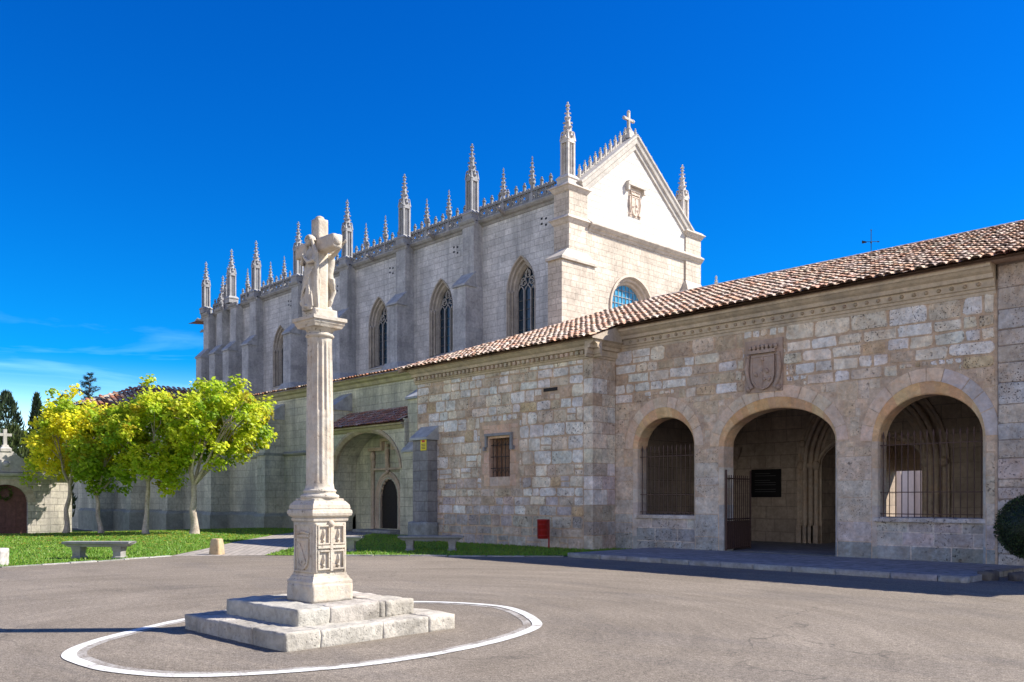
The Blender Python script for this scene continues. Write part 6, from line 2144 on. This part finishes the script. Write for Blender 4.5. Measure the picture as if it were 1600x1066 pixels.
def conifer(x, y, H, rad, seed, label):
    r = random.Random(seed)
    t = thing('conifer', (x, y, gz(x, y)), label, 'tree')
    tb = MB((0.16, 0.11, 0.08))
    tb.tube([(0, 0, -0.1), (0, 0, H * 0.98)], [0.25, 0.02], 8)
    m = MB()
    z = H * 0.2
    while z < H * 0.99:
        f = (z / H)
        L = rad * (1 - f) ** 0.8 + 0.15
        for k in range(6):
            a = r.uniform(0, 2 * PI)
            d = Vector((math.cos(a), math.sin(a), 0))
            e = Vector((0, 0, z)) + d * L * r.uniform(0.7, 1.1) + Vector((0, 0, L * r.uniform(0.1, 0.45)))
            tb.tube([(0, 0, z), e], [0.04, 0.008], 4)
            for q in range(int(14 + L * 16)):
                u = r.random() ** 0.7
                c = Vector((0, 0, z)).lerp(e, u) + Vector((r.gauss(0, .1), r.gauss(0, .1), r.gauss(0, .08)))
                dd_ = (d + Vector((r.gauss(0, .6), r.gauss(0, .6), r.uniform(-0.2, 0.6)))).normalized() * r.uniform(0.18, 0.4)
                sx = Vector((-d.y, d.x, r.gauss(0, .5))).normalized() * 0.05
                m.add([c - sx, c + sx, c + dd_], [(0, 1, 2)], jit((0.022, 0.05, 0.04), 0.35, r))
        z += r.uniform(0.35, 0.55)
    tb.build('trunk', M['bark'], t, local=True)
    m.build('crown', M['needle'], t, local=True)
conifer(-116.4, 37.2, 18.7, 6.5, 4, 'dark conifer tip showing above the yellow green trees')

# ------------------------------------------------------------------ benches, stones and small things
def bench(x, y, rz, label, L=1.9):
    t = thing('stone_bench', (x, y, gz(x, y)), label, 'bench', rz, 'stone benches on the lawns')
    b = MB((0.25, 0.25, 0.245))
    h = L / 2
    prof = [(-0.24, 0.47), (-0.24, 0.42), (-0.2, 0.39), (-0.17, 0.33), (0.17, 0.33), (0.2, 0.39), (0.24, 0.42), (0.24, 0.47)]
    def rg(x_, k):
        return [(x_, y_ * k, z_) for y_, z_ in prof]
    b.loft([[(-h + (0.14 if z_ < 0.36 else (0.05 if z_ < 0.41 else 0)), y_, z_) for y_, z_ in prof], [(h - (0.14 if z_ < 0.36 else (0.05 if z_ < 0.41 else 0)), y_, z_) for y_, z_ in prof]], True, True)
    b.build('seat', M['grey_stone'], t, local=True)
    for s_ in (-1, 1):
        g_ = MB((0.27, 0.262, 0.25))
        cx = s_ * (h - 0.35)
        g_.loft([[(cx - w_, -d_, z), (cx + w_, -d_, z), (cx + w_, d_, z), (cx - w_, d_, z)] for w_, d_, z in ((0.13, 0.2, -0.05), (0.13, 0.2, 0.06), (0.1, 0.16, 0.08), (0.1, 0.16, 0.2), (0.12, 0.18, 0.28), (0.12, 0.2, 0.335))], True, True)
        g_.build('leg', M['grey_stone'], t, local=True)
    return t
bench(-24.55, 8.1, R(46.5), 'grey stone bench on the sunlit lawn in front of the trees', 1.78)
bench(-23.0, 14.3, R(46), 'grey stone bench half hidden behind the cross pedestal', 1.9)
bench(-21.25, 16.75, R(46), 'grey stone bench in the shade before the lichen buttress', 2.0)

t = thing('stone_bollard', (-24.15, 11.2, 0), 'squat tapered ochre stone bollard beside the path', 'bollard')
b = MB((0.46, 0.36, 0.22))
rings = []
for w_, d_, z in ((0.19, 0.17, -0.05), (0.19, 0.17, 0.05), (0.165, 0.15, 0.3), (0.145, 0.13, 0.43), (0.125, 0.115, 0.46)):
    rings.append([(w_ * math.copysign(abs(math.cos(a)) ** 0.5, math.cos(a)), d_ * math.copysign(abs(math.sin(a)) ** 0.5, math.sin(a)), z) for a in [2 * PI * (k + 0.5) / 16 for k in range(16)]])
b.loft(rings, True, True, None, False)
b.build('shaft', M['column_stone'], t, local=True).rotation_euler = (0, 0, R(30))
b = MB((0.44, 0.42, 0.40))
rough_box(b, -0.36, 0.36, -0.2, 0.2, -0.05, 0.42, 0.08, 0.03, 0.02, (0.44, 0.42, 0.40), 6, 4)
o = b.build('stone_block', M['step_stone'], None, False, (0, 0, 0))
o.location = (-23.75, 5.35, 0)
o.rotation_euler = (0, 0, R(46))
tag(o, 'pale rough stone block on the lawn edge at far left', 'stone')

t = thing('litter_bin', (-19.65, 20.05, 0), 'red litter bin on a post against the stone block wall', 'litter bin', R(-8))
b = MB()
b.lathe(0, -0.02, [(0.16, 0.33), (0.175, 0.34), (0.185, 0.91), (0.192, 0.915), (0.192, 0.95), (0.17, 0.95), (0.165, 0.4)], 18)
for z in (0.42, 0.60, 0.78):
    b.lathe(0, -0.02, [(0.178, z), (0.192, z + 0.012), (0.18, z + 0.024)], 18)
b.build('basket', M['red_paint'], t, local=True)
b = MB()
b.tube([(0.1, 0.15, -0.05), (0.1, 0.15, 0.95)], 0.03, 8)
b.tube([(0.1, 0.15, 0.7), (0, 0.05, 0.7)], 0.015, 6)
b.build('post', M['red_paint'], t, local=True)

t = thing('warning_sign', (-25.98, 20.12, 3.65), 'small yellow sign plate on the lichen covered buttress', 'sign')
TS_ = FY(20.12)
b = MB()
bar(b, TS_, -26.14, -25.80, 3.42, 3.84, 0.0, 0.02)
b.build('plate', M['yellow'], t)
b = MB()
bar(b, TS_, -26.06, -25.88, 3.72, 3.80, 0.02, 0.024)
b.build('emblem', M['sign_red'], t)
b = MB()
for k in range(4):
    bar(b, TS_, -26.09 + (0.02 if k % 2 else 0), -25.85, 3.64 - 0.055 * k, 3.662 - 0.055 * k, 0.02, 0.023)
b.build('lettering', M['sign_ink'], t)

t = thing('weather_vane', (-12.1, 27.0, 9.3), 'black iron weather vane on the tiled ridge', 'weather vane')
b = MB()
b.tube([(0, 0, -0.1), (0, 0, 0.72)], 0.011, 6)
b.ball((0, 0, 0.72), 0.022, 8, 5)
b.ball((0, 0, 0.33), 0.03, 8, 5)
b.build('rod', M['black_iron'], t, local=True)
b = MB()
k_ = 0.62
b.tube([(-0.24 * k_, -0.26 * k_, 0.35), (0.24 * k_, 0.26 * k_, 0.365)], 0.009, 6)
v3 = lambda x, y, z: (x * k_, y * k_, 0.35 + (z - 0.45) * k_)
b.hexa([v3(-0.32, -0.345, 0.36), v3(-0.16, -0.17, 0.41), v3(-0.152, -0.178, 0.41), v3(-0.312, -0.353, 0.36)], [v3(-0.32, -0.345, 0.52), v3(-0.16, -0.17, 0.47), v3(-0.152, -0.178, 0.47), v3(-0.312, -0.353, 0.52)])
b.loft([[v3(0.22, 0.24, 0.42), v3(0.225, 0.235, 0.42), v3(0.225, 0.235, 0.51), v3(0.22, 0.24, 0.51)], [v3(0.3, 0.325, 0.467), v3(0.301, 0.324, 0.467), v3(0.301, 0.324, 0.468), v3(0.3, 0.325, 0.468)]], True, True)
b.build('arrow', M['black_iron'], t, local=True)

# clipped bush at the right edge
t = thing('topiary_bush', (-5.5, 20.0, 0), 'dark clipped round bush in front of the wall at the right edge', 'bush')
b = MB((0.16, 0.12, 0.09))
b.tube([(0, 0, -0.05), (0.02, 0, 0.5)], [0.07, 0.05], 8)
b.build('trunk', M['bark'], t, local=True)
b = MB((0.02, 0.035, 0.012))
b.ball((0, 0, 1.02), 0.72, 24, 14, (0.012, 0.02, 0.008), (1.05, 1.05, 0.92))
r = random.Random(44)
for k in range(9000):
    u = Vector((r.gauss(0, 1), r.gauss(0, 1), r.gauss(0, 1))).normalized()
    c = Vector((0, 0, 1.02)) + Vector((u.x * 0.79, u.y * 0.79, u.z * 0.69)) * (r.uniform(0.93, 1.01) + 0.05 * noise.noise(u * 3.2) + (0.03 if r.random() < 0.04 else 0))
    a = (u + Vector((r.gauss(0, .7), r.gauss(0, .7), r.gauss(0, .7)))).normalized()
    s_ = a.cross(Vector((r.gauss(0, 1), r.gauss(0, 1), r.gauss(0, 1)))).normalized()
    b.add([c - s_ * 0.012, c + s_ * 0.012, c + a * 0.045], [(0, 1, 2)], jit((0.03, 0.055, 0.018), 0.35, r))
b.build('crown', M['needle'], t, local=True)
r = random.Random(9)
for (x, y, s_, lab) in ((-6.05, 18.75, 0.2, 'dark rock nearest the end of the raised pavement'), (-5.6, 19.0, 0.17, 'small rock under the clipped bush'), (-5.2, 18.5, 0.13, 'pale pebble like stone below the clipped bush')):
    b = MB()
    rough_box(b, -s_, s_, -s_ * 0.7, s_ * 0.7, -0.05, s_ * 0.9, 0.05, 0.05, 0.04, (0.1, 0.09, 0.085) if s_ > 0.15 else (0.5, 0.5, 0.48), s_ * 50, 5)
    o = b.build('rock', M['step_stone'])
    o.location = (x, y, 0)
    o.rotation_euler = (0, 0, r.uniform(0, 3))
    tag(o, lab, 'rock', 'rocks under the clipped bush')
